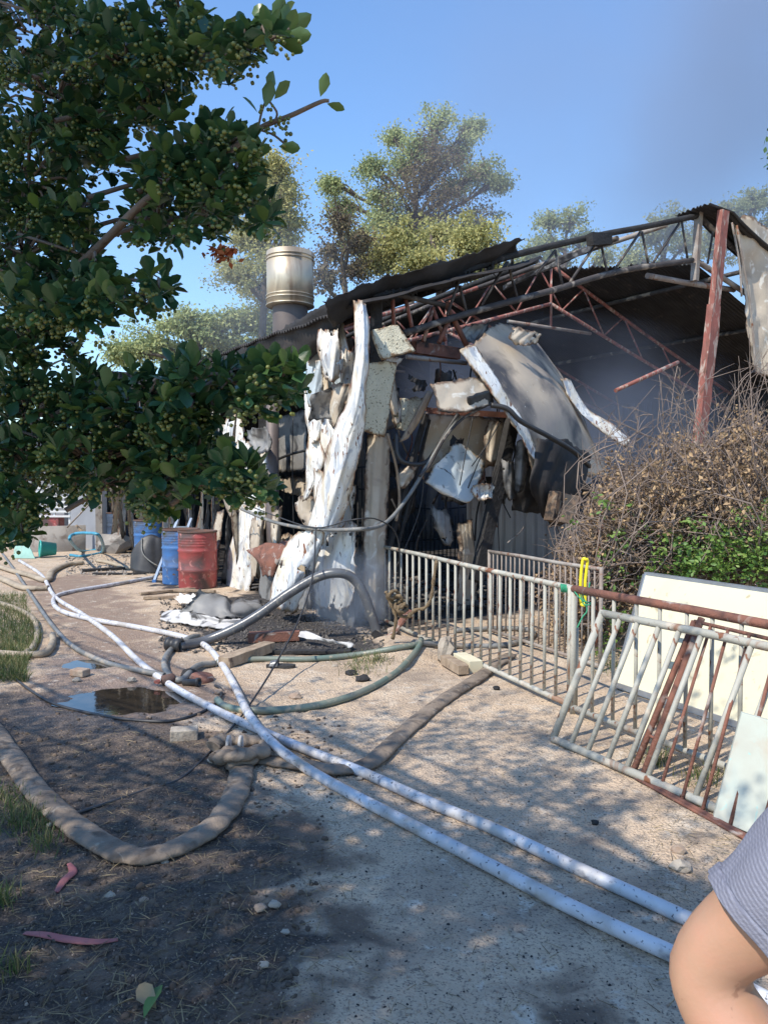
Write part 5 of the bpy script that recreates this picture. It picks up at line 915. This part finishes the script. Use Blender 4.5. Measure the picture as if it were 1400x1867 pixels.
# ------------------------------------------------------------ dry shrub on the right
bc = P(1250, 1080, 8.0); bc.z = 0
sh = thing('dry_shrub', 'large scorched shrub of dry brown leaves and bare twigs at right', 'shrub', bc)
def shrub_env(px):   # top of the dense part, in pixels
    return 985-165*sm(1030, 1130, px)-75*sm(1150, 1400, px)+25*math.sin(px*.05)
tw_ = M(); tips = []
for k in range(900):
    px = random.uniform(1020, 1440); Yd = random.uniform(7.2, 9.0); dense = random.random()
    topy = shrub_env(px)+random.uniform(-10, 260) if dense > .09 else shrub_env(px)-random.uniform(0, 120)*sm(1030, 1200, px)-10
    e = P(px, topy, Yd); b0 = Vector((P(min(1430, max(1080, px+random.gauss(0, 170))), 1000, Yd).x, Yd, random.uniform(.2, .9)))
    ln = (e-b0); m1 = b0+ln*.45+Vector((random.gauss(0, .25), random.gauss(0, .2), random.gauss(.08, .15))); m2 = b0+ln*.78+Vector((random.gauss(0, .17), random.gauss(0, .12), random.gauss(.05, .12)))
    pts = path([b0, m1, m2, e], 9); tw_.tube(pts, list(np.linspace(random.uniform(.006, .013), .0022, 9)), 4, cap=False)
    for q in range(3, 9): tips.append(pts[q])
    for s_ in range(5):
        i0 = random.randint(3, 7); d = (pts[i0+1]-pts[i0]).normalized()+Vector(rdir(1)[0])*.9; l = random.uniform(.1, .34); e2 = pts[i0]+d.normalized()*l
        tw_.tube([pts[i0], pts[i0].lerp(e2, .5)+Vector((0, 0, .02)), e2], [.004, .003, .0015], 3, cap=False)
        if dense > .09: tips += [e2, pts[i0].lerp(e2, .6)]
tw_.build('twigs', 'twig', sh, kind='stuff')
T = np.array([t[:] for t in tips]); 
def pixof(A):
    d = A-np.array([0, 0, CAMZ]); yc = d[:, 1]*CP-d[:, 2]*SP; zc = d[:, 1]*SP+d[:, 2]*CP; return 700+FPX*d[:, 0]/yc, 933.5-FPX*zc/yc
qx, qy = pixof(T); topd = np.array([shrub_env(x) for x in qx]); inside = np.clip((qy-topd+10)/60, 0.03, 1); pr = inside/inside.sum()
n = 24000; i = rng.choice(len(T), n, p=pr); pos = T[i]+rng.normal(size=(n, 3))*.045; v, f_ = scatter(CURL_V, CURL_F, frames(rdir(n)-np.array([0, 0, .5]), rng.uniform(0, 6, n)), pos, rng.uniform(.025, .065, n))
np_mesh('dry_leaves', v, f_, 'dryleaf', sh, tint=np.repeat(rng.uniform(0, 1, n)**1.3, 5), kind='stuff')
# green vine in the shrub
vn = thing('green_vine', 'bright green vine climbing through the lower right of the dry shrub', 'vine', P(1330, 1000, 7.0)*Vector((1, 1, 0)))
pts = []; vm = M()
for (cx, cy, sx, sy, m_) in ((1330, 1010, 60, 34, 1500), (1400, 980, 30, 40, 450), (1270, 1030, 40, 20, 600), (1090, 1000, 30, 50, 110), (1100, 930, 30, 30, 40), (1385, 1040, 30, 20, 500), (1150, 1040, 30, 20, 60), (1240, 990, 50, 20, 200), (1200, 1060, 20, 15, 120), (1120, 1130, 22, 40, 160)):
    cl = [(random.gauss(cx, sx), random.gauss(cy, sy)) for _ in range(max(5, m_//16))]
    for _ in range(m_): a, b = random.choice(cl); pts.append(P(random.gauss(a, 7), random.gauss(b, 7), random.uniform(6.95, 7.4))[:])
for k in range(60):
    a = P(random.uniform(1080, 1420), random.uniform(950, 1060), 7.15); vm.tube(path([a, a+Vector((random.gauss(0, .2), .05, random.gauss(0, .12))), a+Vector((random.gauss(0, .35), 0, random.gauss(0, .2)))], 7), .004, 4, cap=False)
vm.build('stems', 'twig', vn); pos = np.array(pts); n = len(pos); v, f_ = scatter(LEAF_V, LEAF_F, frames(rdir(n)*np.array([1, 1, .5])-np.array([0, .3, .2]), rng.uniform(-1.5, 1.5, n)), pos, rng.uniform(.03, .065, n))
np_mesh('leaves', v, f_, 'vine', vn, tint=np.repeat(rng.uniform(0, 1, n), 10), kind='stuff')
M().tube(path([P(1096, 945, 7.3), P(1092, 1010, 7.3), P(1088, 1110, 7.25), P(1086, 1180, 7.25)], 8), .022, 8).build('rusty_stake', 'rusty', label='rusty stake standing at the left edge of the dry shrub', cat='stake')

# ------------------------------------------------------------ overhanging berry tree, left
def P(px, py, Y, _P=P): return _P(px, py, Y*KN)
KN = .72
bt = thing('berry_tree', 'overhanging evergreen tree heavy with green berries filling the upper left', 'tree', Vector((-2.3, 1.9, Hs(-2.3, 1.9))))
trunk = path([(-2.3, 1.9, .3), (-2.15, 1.85, 1.4), (-1.95, 1.6, 2.6), (-1.6, .9, 3.6), (-1.2, .2, 4.4)], 24); M().tube(trunk, list(np.linspace(.12, .05, 24)), 12).build('trunk', 'darkbark', bt)
blobs = [ # px, py, rx, ry, clusters, depth, spread
 (60, 60, 90, 90, 60, 1.7), (180, 60, 90, 60, 40, 1.6), (100, 180, 110, 90, 80, 1.7), (230, 110, 80, 60, 52, 1.5), (320, 90, 70, 55, 46, 1.45), (410, 100, 60, 48, 36, 1.4), (470, 60, 45, 22, 12, 1.35), (500, 55, 35, 16, 8, 1.35), (330, 30, 60, 40, 16, 1.5), (270, 190, 60, 50, 36, 1.5),
 (50, 320, 100, 110, 90, 1.7), (160, 260, 70, 60, 46, 1.6), (330, 330, 80, 55, 56, 1.45), (420, 320, 60, 50, 40, 1.4), (400, 260, 60, 40, 24, 1.4), (460, 380, 42, 30, 18, 1.4), (290, 400, 60, 44, 36, 1.45), (370, 400, 50, 34, 24, 1.4),
 (40, 460, 90, 90, 76, 1.6), (130, 400, 60, 60, 40, 1.6), (120, 540, 110, 50, 74, 1.4), (220, 540, 62, 34, 32, 1.35), (285, 520, 28, 20, 9, 1.3), (60, 620, 90, 60, 60, 1.6), (170, 470, 30, 26, 10, 1.45),
 (50, 740, 90, 70, 70, 1.6), (160, 730, 90, 56, 60, 1.5), (260, 730, 80, 60, 62, 1.4), (360, 720, 76, 62, 64, 1.35), (450, 700, 62, 52, 52, 1.3), (515, 690, 38, 42, 24, 1.28), (60, 850, 90, 60, 70, 1.55), (170, 830, 90, 60, 66, 1.45), (280, 840, 80, 60, 62, 1.4), (360, 850, 70, 56, 50, 1.35), (430, 870, 50, 36, 28, 1.3), (480, 890, 26, 14, 8, 1.28), (290, 900, 50, 40, 26, 1.35), (30, 930, 50, 50, 30, 1.5), (10, 980, 20, 30, 8, 1.5)]
cen = []; axv = []
wood = M()
for (px, py, rx, ry, n, Yd) in blobs:
    c = P(px, py, Yd+.06); st_ = Vector(min(trunk[6:20], key=lambda q: (q-c).length)) if px < 200 else P(max(60, px-170), py+30, Yd+.08)
    wood.tube(path([st_, st_.lerp(c, .5)+Vector((0, .05, .03)), c], 8), list(np.linspace(.006 if px < 200 else .004, .002, 8)), 5, cap=False)
    for k in range(int(n*(.95 if Yd > 1.45 else .85))):
        a = random.uniform(0, 2*math.pi); q = math.sqrt(random.random()); e = P(px+rx*q*math.cos(a), py+ry*q*math.sin(a), Yd+random.uniform(-.12, .3))
        d = (e-c); cen.append(e); axv.append((d*1.2+Vector(rdir(1)[0])*.06+Vector((.03, -.05, .05))).normalized())
        if random.random() < .5: wood.tube([c.lerp(e, .35), c.lerp(e, .7)+Vector((0, 0, .01)), e], [.0028, .0022, .0015], 4, cap=False)
# explicit shoots
M().tube(path([P(60, 560, 1.6), P(170, 460, 1.5), P(260, 370, 1.4), P(330, 320, 1.4)], 14), list(np.linspace(.007, .004, 14)), 8).build('branch', 'darkbark', bt)
M().tube(path([P(400, 290, 1.4), P(470, 235, 1.38), P(530, 210, 1.36), P(584, 185, 1.35), P(600, 183, 1.35)], 14), list(np.linspace(.004, .002, 14)), 6).build('branch', 'darkbark', bt)
M().tube(path([P(300, 110, 1.5), P(400, 100, 1.4), P(480, 76, 1.36), P(528, 52, 1.35)], 14), list(np.linspace(.006, .002, 14)), 6).build('branch', 'darkbark', bt)
M().tube(path([P(470, 235, 1.38), P(498, 245, 1.37), P(520, 262, 1.36)], 8), .0015, 5).build('branch', 'darkbark', bt)
for a, b, c in (((470, 235), (478, 200), (492, 165)), ((500, 222), (505, 205), (492, 185))): M().tube(path([P(*a, 1.38), P(*b, 1.37), P(*c, 1.36)], 8), .0015, 5).build('branch', 'darkbark', bt)
wood.build('twigs', 'darkbark', bt, kind='stuff')
special = []   # (pos, dir, size)
for (px, py, dx, dy, l) in ((584, 176, .2, .6, .034), (596, 188, .5, -.1, .028), (508, 266, .8, -.1, .034), (492, 172, .1, .9, .036), (500, 180, .5, .6, .036), (484, 195, .2, .9, .04), (470, 205, -.3, .3, .03), (528, 52, .7, .5, .04), (520, 50, .1, .9, .036), (500, 48, .3, .9, .045), (480, 50, -.2, .9, .045), (515, 66, .9, 0, .045), (505, 76, .8, -.3, .045), (470, 70, .1, .9, .04), (300, 165, .2, -.9, .04)):
    special.append((P(px, py, 1.36), Vector((dx, random.uniform(-.2, .2), dy)).normalized(), l))
C = np.array([c[:] for c in cen]); A = np.array([a[:] for a in axv]); N = len(C); K = 9
fr0 = frames(A); pos = []; dr = []; sz = []
for k in range(K):
    an = rng.uniform(0, 2*math.pi, N); op = rng.uniform(.5, 1.25, N)
    loc = np.stack([np.cos(an)*np.sin(op), np.cos(op), np.sin(an)*np.sin(op)], 1); d = np.einsum('nij,nj->ni', fr0, loc); d[:, 2] += .1
    pos.append(C+A*rng.uniform(-.022, .009, (N, 1))); dr.append(d); sz.append(rng.uniform(.020, .046, N)*KN)
pos = np.vstack(pos); dr = np.vstack(dr); sz = np.hstack(sz)
rl = rng.uniform(-.7, .7, len(pos)); F_ = frames(dr, rl); tn = np.clip(rng.normal(.15, .28, len(pos)), 0, 1)
# the 300 nearest leaves become parts of their own
view = np.linalg.norm(pos-np.array([0, 0, CAMZ]), axis=1)-sz*6; order = np.argsort(view); near = order[:300-len(special)]; rest = order[300-len(special):]
lm = []
for q in range(4):
    me = bpy.data.meshes.new('leaf'); me.from_pydata(LEAF_V, [], LEAF_F); me.materials.append(MT['leaf']); me.polygons.foreach_set('use_smooth', [True]*len(LEAF_F))
    at = me.attributes.new('tint', 'FLOAT', 'POINT'); at.data.foreach_set('value', [q*.18]*len(LEAF_V)); me.update(); lm.append(me)
b0 = wloc(bt)
for i in near:
    o = bpy.data.objects.new('leaf', random.choice(lm)); COL.objects.link(o); o.parent = bt
    m4 = Matrix([list(r_) for r_ in F_[i]]).to_4x4()*1.0; m4 = Matrix.Translation(Vector(pos[i])-b0)@m4@Matrix.Scale(float(sz[i]), 4); o.matrix_local = m4
for p_, d_, l_ in special:
    o = bpy.data.objects.new('leaf', lm[3]); COL.objects.link(o); o.parent = bt; fm = frames(np.array([d_[:]]), np.array([random.uniform(.6, 1.2)]))[0]
    o.matrix_local = Matrix.Translation(p_-b0)@Matrix([list(r_) for r_ in fm]).to_4x4()@Matrix.Scale(l_*.83, 4)
v, f_ = scatter(LEAF_V, LEAF_F, F_[rest], pos[rest], sz[rest]); np_mesh('foliage', v, f_, 'leaf', bt, tint=np.repeat(tn[rest], 10), smooth=True, kind='stuff')
# berries in loose bunches
nb = int(N*.42); bi = rng.choice(N, nb, replace=False); bp = []
for i in bi:
    c = C[i]+np.array([0, -.015, -.018]); m_ = random.randint(7, 15); bp.append(c+rng.normal(size=(m_, 3))*np.array([.0095, .009, .009]))
for (px, py) in ((455, 110), (420, 130), (440, 90), (230, 40), (395, 120), (520, 225), (505, 240), (495, 210), (450, 120), (365, 160), (300, 560), (190, 620)): bp.append(np.array(P(px, py, 1.36)[:])+rng.normal(size=(12, 3))*.009)
bp = np.vstack(bp); n = len(bp); v, f_ = scatter(ICO_V, ICO_F, frames(rdir(n)), bp, rng.uniform(.0022, .0031, n)); np_mesh('berries', v, f_, 'berry', bt, tint=np.repeat(rng.uniform(0, 1, n), 12), smooth=True, kind='stuff')
# red dead spray
c = P(408, 462, 1.36); n = 90; v, f_ = scatter(RHOMB_V, RHOMB_F, frames(rdir(n)*np.array([1, .6, .8]), rng.uniform(0, 6, n)), np.array(c[:])+rng.normal(size=(n, 3))*np.array([.0095, .006, .0035]), rng.uniform(.006, .013, n)); np_mesh('dead_red_spray', v, f_, 'redfern', bt, tint=np.repeat(rng.uniform(0, 1, n), 4), kind='stuff')
P_near = P
def P(px, py, Y, _c=CAMZ):
    d = ray(px, py); t = Y/d.y; return Vector((d.x*t, Y, _c+d.z*t))
# upper crown over and behind the viewer: it shades the foreground
def inpoly(x, y, q):
    c = False
    for i in range(len(q)):
        (x1, y1), (x2, y2) = q[i], q[i-1]
        if (y1 > y) != (y2 > y) and x < (x2-x1)*(y-y1)/(y2-y1)+x1: c = not c
    return c
def shaded(px, py):
    if px < 470 and py > 1330 and mn.noise(Vector((px*.02, py*.045, 2))) > .22: return .08
    if px < 200 and py > 1240: return .9
    if px < 150 and 1080 < py < 1240: return .95
    if py > 1800: return .93 if px < 1000 or px > 1300 else .6
    edge = 1325+30*math.sin(px*.02)+(0 if px < 700 else 0)
    if px > 860: edge = 1310+max(0, px-1000)*.55
    if px > 1220: return .15
    if inpoly(px, py, [(1130, 1350), (1300, 1440), (1400, 1530), (1420, 1700), (1250, 1770), (1000, 1780), (985, 1690), (1090, 1640), (1040, 1590), (1120, 1520), (1170, 1440)]): return .03
    if py < 1240 or py < edge-70: return 0
    if py < edge: return .45
    return .93
pts = []; tries = 0
while len(pts) < 3100 and tries < 36000:
    tries += 1; px = random.uniform(-500, 1400); py = random.uniform(1080, 1990)
    if random.random() < shaded(px, py)*(1 if mn.noise(Vector((px*.012, py*.02, 7))) < .33 else .12):
        g = G(px, py); 
        h = random.uniform(3.9, 4.9); pts.append((g+SDIR*(h/SDIR.z))[:])
for _ in range(1900):       # above the visible branches
    t0 = P(random.uniform(-100, 560), random.uniform(0, 900), random.uniform(.95, 1.35))
    qx_, qy_ = pixof(np.array([t0[:]]))
    if qx_[0] > 300 and qy_[0] < 230 and random.random() < .85: continue
    pts.append((t0+SDIR*((random.uniform(3.3, 5)-t0.z)/SDIR.z))[:])
Cc = np.array(pts); cx_, cy_ = pixof(Cc); 
for (a_, b_, r_) in ((440, 80, .14), (370, 115, .12), (510, 55, .12), (200, 560, .05)):
    q_ = np.array(P_near(a_, b_, 1.38)[:]); dd = Cc-q_; al = dd@np.array(SDIR[:]); pr_ = np.linalg.norm(dd-al[:, None]*np.array(SDIR[:]), axis=1); Cc = Cc[~((al > 0) & (pr_ < r_))]
cx_, cy_ = pixof(Cc); Cc = Cc[~((Cc[:, 1] > .1) & (cy_ > -110) & (cx_ > -200) & (cx_ < 1600))]
n = len(Cc)*11; i = rng.integers(0, len(Cc), n); pos = Cc[i]+rng.normal(size=(n, 3))*.055; v, f_ = scatter(LEAF_V, LEAF_F, frames(rdir(n), rng.uniform(0, 6, n)), pos, rng.uniform(.05, .075, n))
np_mesh('upper_crown', v, f_, 'leaf', bt, tint=np.repeat(rng.uniform(0, .4, n), 10), kind='stuff')
ub = M()
for _ in range(60):
    e = Vector(Cc[random.randrange(len(Cc))]); s_ = trunk[random.randint(14, 23)]; ub.tube(path([s_, s_.lerp(e, .5)+Vector((0, 0, .25)), e], 8), list(np.linspace(.03, .006, 8)), 5, cap=False)
ub.build('upper_limbs', 'darkbark', bt)

# ------------------------------------------------------------ person at the right edge, arm akimbo
def skin_mesh(verts, radii, edges, sub=2, root=0):
    me = bpy.data.meshes.new('tmp'); me.from_pydata([tuple(v) for v in verts], edges, []); o = bpy.data.objects.new('tmp', me); COL.objects.link(o)
    sm_ = o.modifiers.new('s', 'SKIN'); sm_.use_smooth_shade = True; me.skin_vertices[0].data[root].use_root = True
    for i, r_ in enumerate(radii): me.skin_vertices[0].data[i].radius = (r_, r_) if not hasattr(r_, '__len__') else r_
    ss = o.modifiers.new('u', 'SUBSURF'); ss.levels = sub; ss.render_levels = sub
    dg = bpy.context.evaluated_depsgraph_get(); dg.update(); out = bpy.data.meshes.new_from_object(o.evaluated_get(dg)); bpy.data.objects.remove(o); return out
el = P(1268, 1756, .72); shd = P(1725, 1450, .61); hand = Vector((.43, .55, .95)); bod = Vector((.63, .56, .07))
pe = thing('person', 'person in a grey striped short sleeved shirt, only a bent bare arm in view', 'person', Vector((bod.x, bod.y, 0)))
ua = (el-shd); up1 = shd+ua*.35; up2 = shd+ua*.7; fa = hand-el
V = [bod+Vector((0, 0, .92)), bod+Vector((0, 0, 1.1)), bod+Vector((0, 0, 1.27)), bod+Vector((0, 0, 1.40)), bod+Vector((0, .01, 1.47)), bod+Vector((0, .02, 1.56)), bod+Vector((0, .03, 1.64)),
     shd, up1, up2, el, el+fa*.3, el+fa*.65, hand,
     bod+Vector((.20, 0, 1.36)), bod+Vector((.27, .02, 1.1)), bod+Vector((.26, .12, .88)), bod+Vector((.25, .14, .8)),
     bod+Vector((-.09, 0, .84)), bod+Vector((-.1, .02, .47)), bod+Vector((-.1, 0, .02)), bod+Vector((-.1, .13, -.03)), bod+Vector((.09, 0, .84)), bod+Vector((.1, .02, .47)), bod+Vector((.1, 0, .02)), bod+Vector((.1, .13, -.03))]
Rr = [(.16, .11), (.14, .10), (.16, .11), (.12, .08), .055, .085, .08, .052, .047, .046, .043, .043, .038, .028, .055, .042, .034, .03, .085, .06, .042, .035, .085, .06, .042, .035]
E = [(0, 1), (1, 2), (2, 3), (3, 4), (4, 5), (5, 6), (3, 7), (7, 8), (8, 9), (9, 10), (10, 11), (11, 12), (12, 13), (3, 14), (14, 15), (15, 16), (16, 17), (0, 18), (18, 19), (19, 20), (20, 21), (0, 22), (22, 23), (23, 24), (24, 25)]
hd = hand+(fa.normalized()*.06)
for k in range(5):
    b_ = len(V); s_ = Vector((.03-.015*k, .015 if k else .03, -.0)); d_ = fa.normalized()*.035+Vector((.008, .01, -.012))
    V += [hand+s_*.6+d_, hand+s_+d_*1.9+Vector((.008, 0, -.008))]; Rr += [.010, .008]; E += [(13, b_), (b_, b_+1)]
me = skin_mesh([v-Vector((bod.x, bod.y, 0)) for v in V], Rr, E); me.materials.clear(); me.materials.append(MT['skin']); o = link('body', me, pe); me.name = 'body'
# hair, simple face features
hc = bod+Vector((0, .03, 1.66)); rock(hc+Vector((0, -.02, .035)), .098, 'hair', 'hair', parent=pe, seed=1, sq=(.95, 1.05, .85))
rock(hc+Vector((0, .095, -.03)), .014, 'skin', 'nose', parent=pe, seed=2, sq=(.8, 1, 1.3))
for s_ in (-1, 1): rock(hc+Vector((.03*s_, .082, .0)), .010, 'black', 'eye', parent=pe, seed=3, sq=(1.2, .6, .7)); rock(hc+Vector((.085*s_, .0, -.02)), .024, 'skin', 'ear', parent=pe, seed=4, sq=(.4, .8, 1.2))
# shirt: sleeve as an open striped tube over the upper arm, and the torso
def striped(m, name, parent, vals, solid=.003):
    o = m.build(name, 'shirt', parent, solid=solid); a = o.data.attributes.new('stripe', 'FLOAT', 'POINT'); a.data.foreach_set('value', vals); return o
ax = ua.normalized(); x_ = ax.cross(Vector((0, 0, 1))).normalized(); y_ = x_.cross(ax); NA, NT = 300, 40; vs = []; vals = []
L0 = -.10; L1 = ua.length*.74
for i in range(NA):
    t = i/(NA-1); s_ = L0+(L1-L0)*t
    for k in range(NT):
        a = 2*math.pi*k/NT; r_ = .084-.026*t+.004*math.sin(a*3+t*7)*t+.009*t*mn.noise(Vector((t*5+math.cos(a)*2, math.cos(a)*1.6, math.sin(a)*1.6)))+(.0025 if t > .955 else 0)
        tilt = .02*math.cos(a)
        vs.append(shd+ax*(s_+tilt*t)+x_*math.cos(a)*r_*1.0+y_*math.sin(a)*r_-y_*.004); vals.append(.5+.5*math.sin((s_+tilt*t)/.0042*2*math.pi))
m = M().add(vs, [((i-1)*NT+k, (i-1)*NT+(k+1) % NT, i*NT+(k+1) % NT, i*NT+k) for i in range(1, NA) for k in range(NT)], True); striped(m, 'sleeve', pe, vals)
prof = [(.175, .115, .86), (.165, .115, 1.0), (.165, .115, 1.12), (.185, .125, 1.25), (.185, .115, 1.34), (.13, .085, 1.42), (.07, .065, 1.455)]
cr_ = crom(prof, 160); vs = []; vals = []
for r1, r2, z in cr_:
    for k in range(40): a = 2*math.pi*k/40; vs.append(bod+Vector((math.cos(a)*r1, math.sin(a)*r2, z))); vals.append(.5+.5*math.sin(z/.0042*2*math.pi))
m = M().add(vs, [((i-1)*40+k, (i-1)*40+(k+1) % 40, i*40+(k+1) % 40, i*40+k) for i in range(1, 160) for k in range(40)], True); striped(m, 'shirt_body', pe, vals)
tr = M()
for s_ in (-1, 1): tr.tube(path([bod+Vector((.05*s_, 0, .97)), bod+Vector((.09*s_, 0, .84)), bod+Vector((.1*s_, .02, .47)), bod+Vector((.1*s_, 0, .03))], 20), list(np.linspace(.125, .07, 20)), 20)
tr.build('trousers', 'trouser', pe)
for s_ in (-1, 1): rock(bod+Vector((.1*s_, .06, -.02)), .12, 'black', 'shoe', parent=pe, seed=6, sq=(.42, 1.1, .42))

# ------------------------------------------------------------ smoke
def smoke(name, lo, hi, dens, scale, col, lab, fall=None):
    m = M(); c = (Vector(lo)+Vector(hi))/2; s_ = Vector(hi)-Vector(lo); m.box(c, *s_); mat = bpy.data.materials.new(name+'_air'); mat.use_nodes = True; t = mat.node_tree
    t.nodes.remove(t.nodes['Principled BSDF']); v = t.nodes.new('ShaderNodeVolumePrincipled'); v.inputs['Color'].default_value = (*col, 1); v.inputs['Anisotropy'].default_value = .2
    tc = t.nodes.new('ShaderNodeTexCoord'); n = t.nodes.new('ShaderNodeTexNoise'); n.inputs['Scale'].default_value = scale; n.inputs['Detail'].default_value = 3
    r_ = t.nodes.new('ShaderNodeMapRange'); r_.inputs[1].default_value = .38; r_.inputs[2].default_value = .7; r_.inputs[3].default_value = dens*.1; r_.inputs[4].default_value = dens
    t.links.new(tc.outputs['Object'], n.inputs['Vector']); t.links.new(n.outputs['Fac'], r_.inputs[0])
    # soft falloff towards the sides of the box, in generated coordinates
    g = t.nodes.new('ShaderNodeVectorMath'); g.operation = 'SUBTRACT'; g.inputs[1].default_value = (.5, .5, .45); t.links.new(tc.outputs['Generated'], g.inputs[0])
    ln = t.nodes.new('ShaderNodeVectorMath'); ln.operation = 'LENGTH'; t.links.new(g.outputs[0], ln.inputs[0]); r2 = t.nodes.new('ShaderNodeMapRange'); r2.inputs[1].default_value = .5; r2.inputs[2].default_value = .15
    t.links.new(ln.outputs['Value'], r2.inputs[0]); mu = t.nodes.new('ShaderNodeMath'); mu.operation = 'MULTIPLY'; t.links.new(r_.outputs[0], mu.inputs[0]); t.links.new(r2.outputs[0], mu.inputs[1])
    t.links.new(mu.outputs[0], v.inputs['Density']); t.links.new(v.outputs[0], t.nodes['Material Output'].inputs['Volume']); MT[name] = mat
    o = m.build(name, name, label=lab, cat='smoke', kind='stuff'); return o
smoke('smoke', (-3, 17.1, -.2), (34, 29, 26), .23, .13, (.60, .62, .72), 'thin blue grey smoke drifting up behind the shed to the right')
smoke('smoke', (-7, 12.5, 3.8), (.5, 20, 8.6), .10, .5, (.88, .91, .96), 'pale smoke wisp around the flue and the low tree')
smoke('smoke', (-1.0, 11.2, .1), (7.2, 17.0, 5.0), .6, .4, (.55, .62, .78), 'bluish smoke hanging inside the burned shed')
a = S(560, 1120, -1.1); b = S(640, 1120, -.4)
smoke('smoke', (-.95, 7.6, 0), (.25, 8.9, 1.0), 3.2, 3.0, (.75, .83, .96), 'small bluish smoke wisp at the foot of the wall panels')
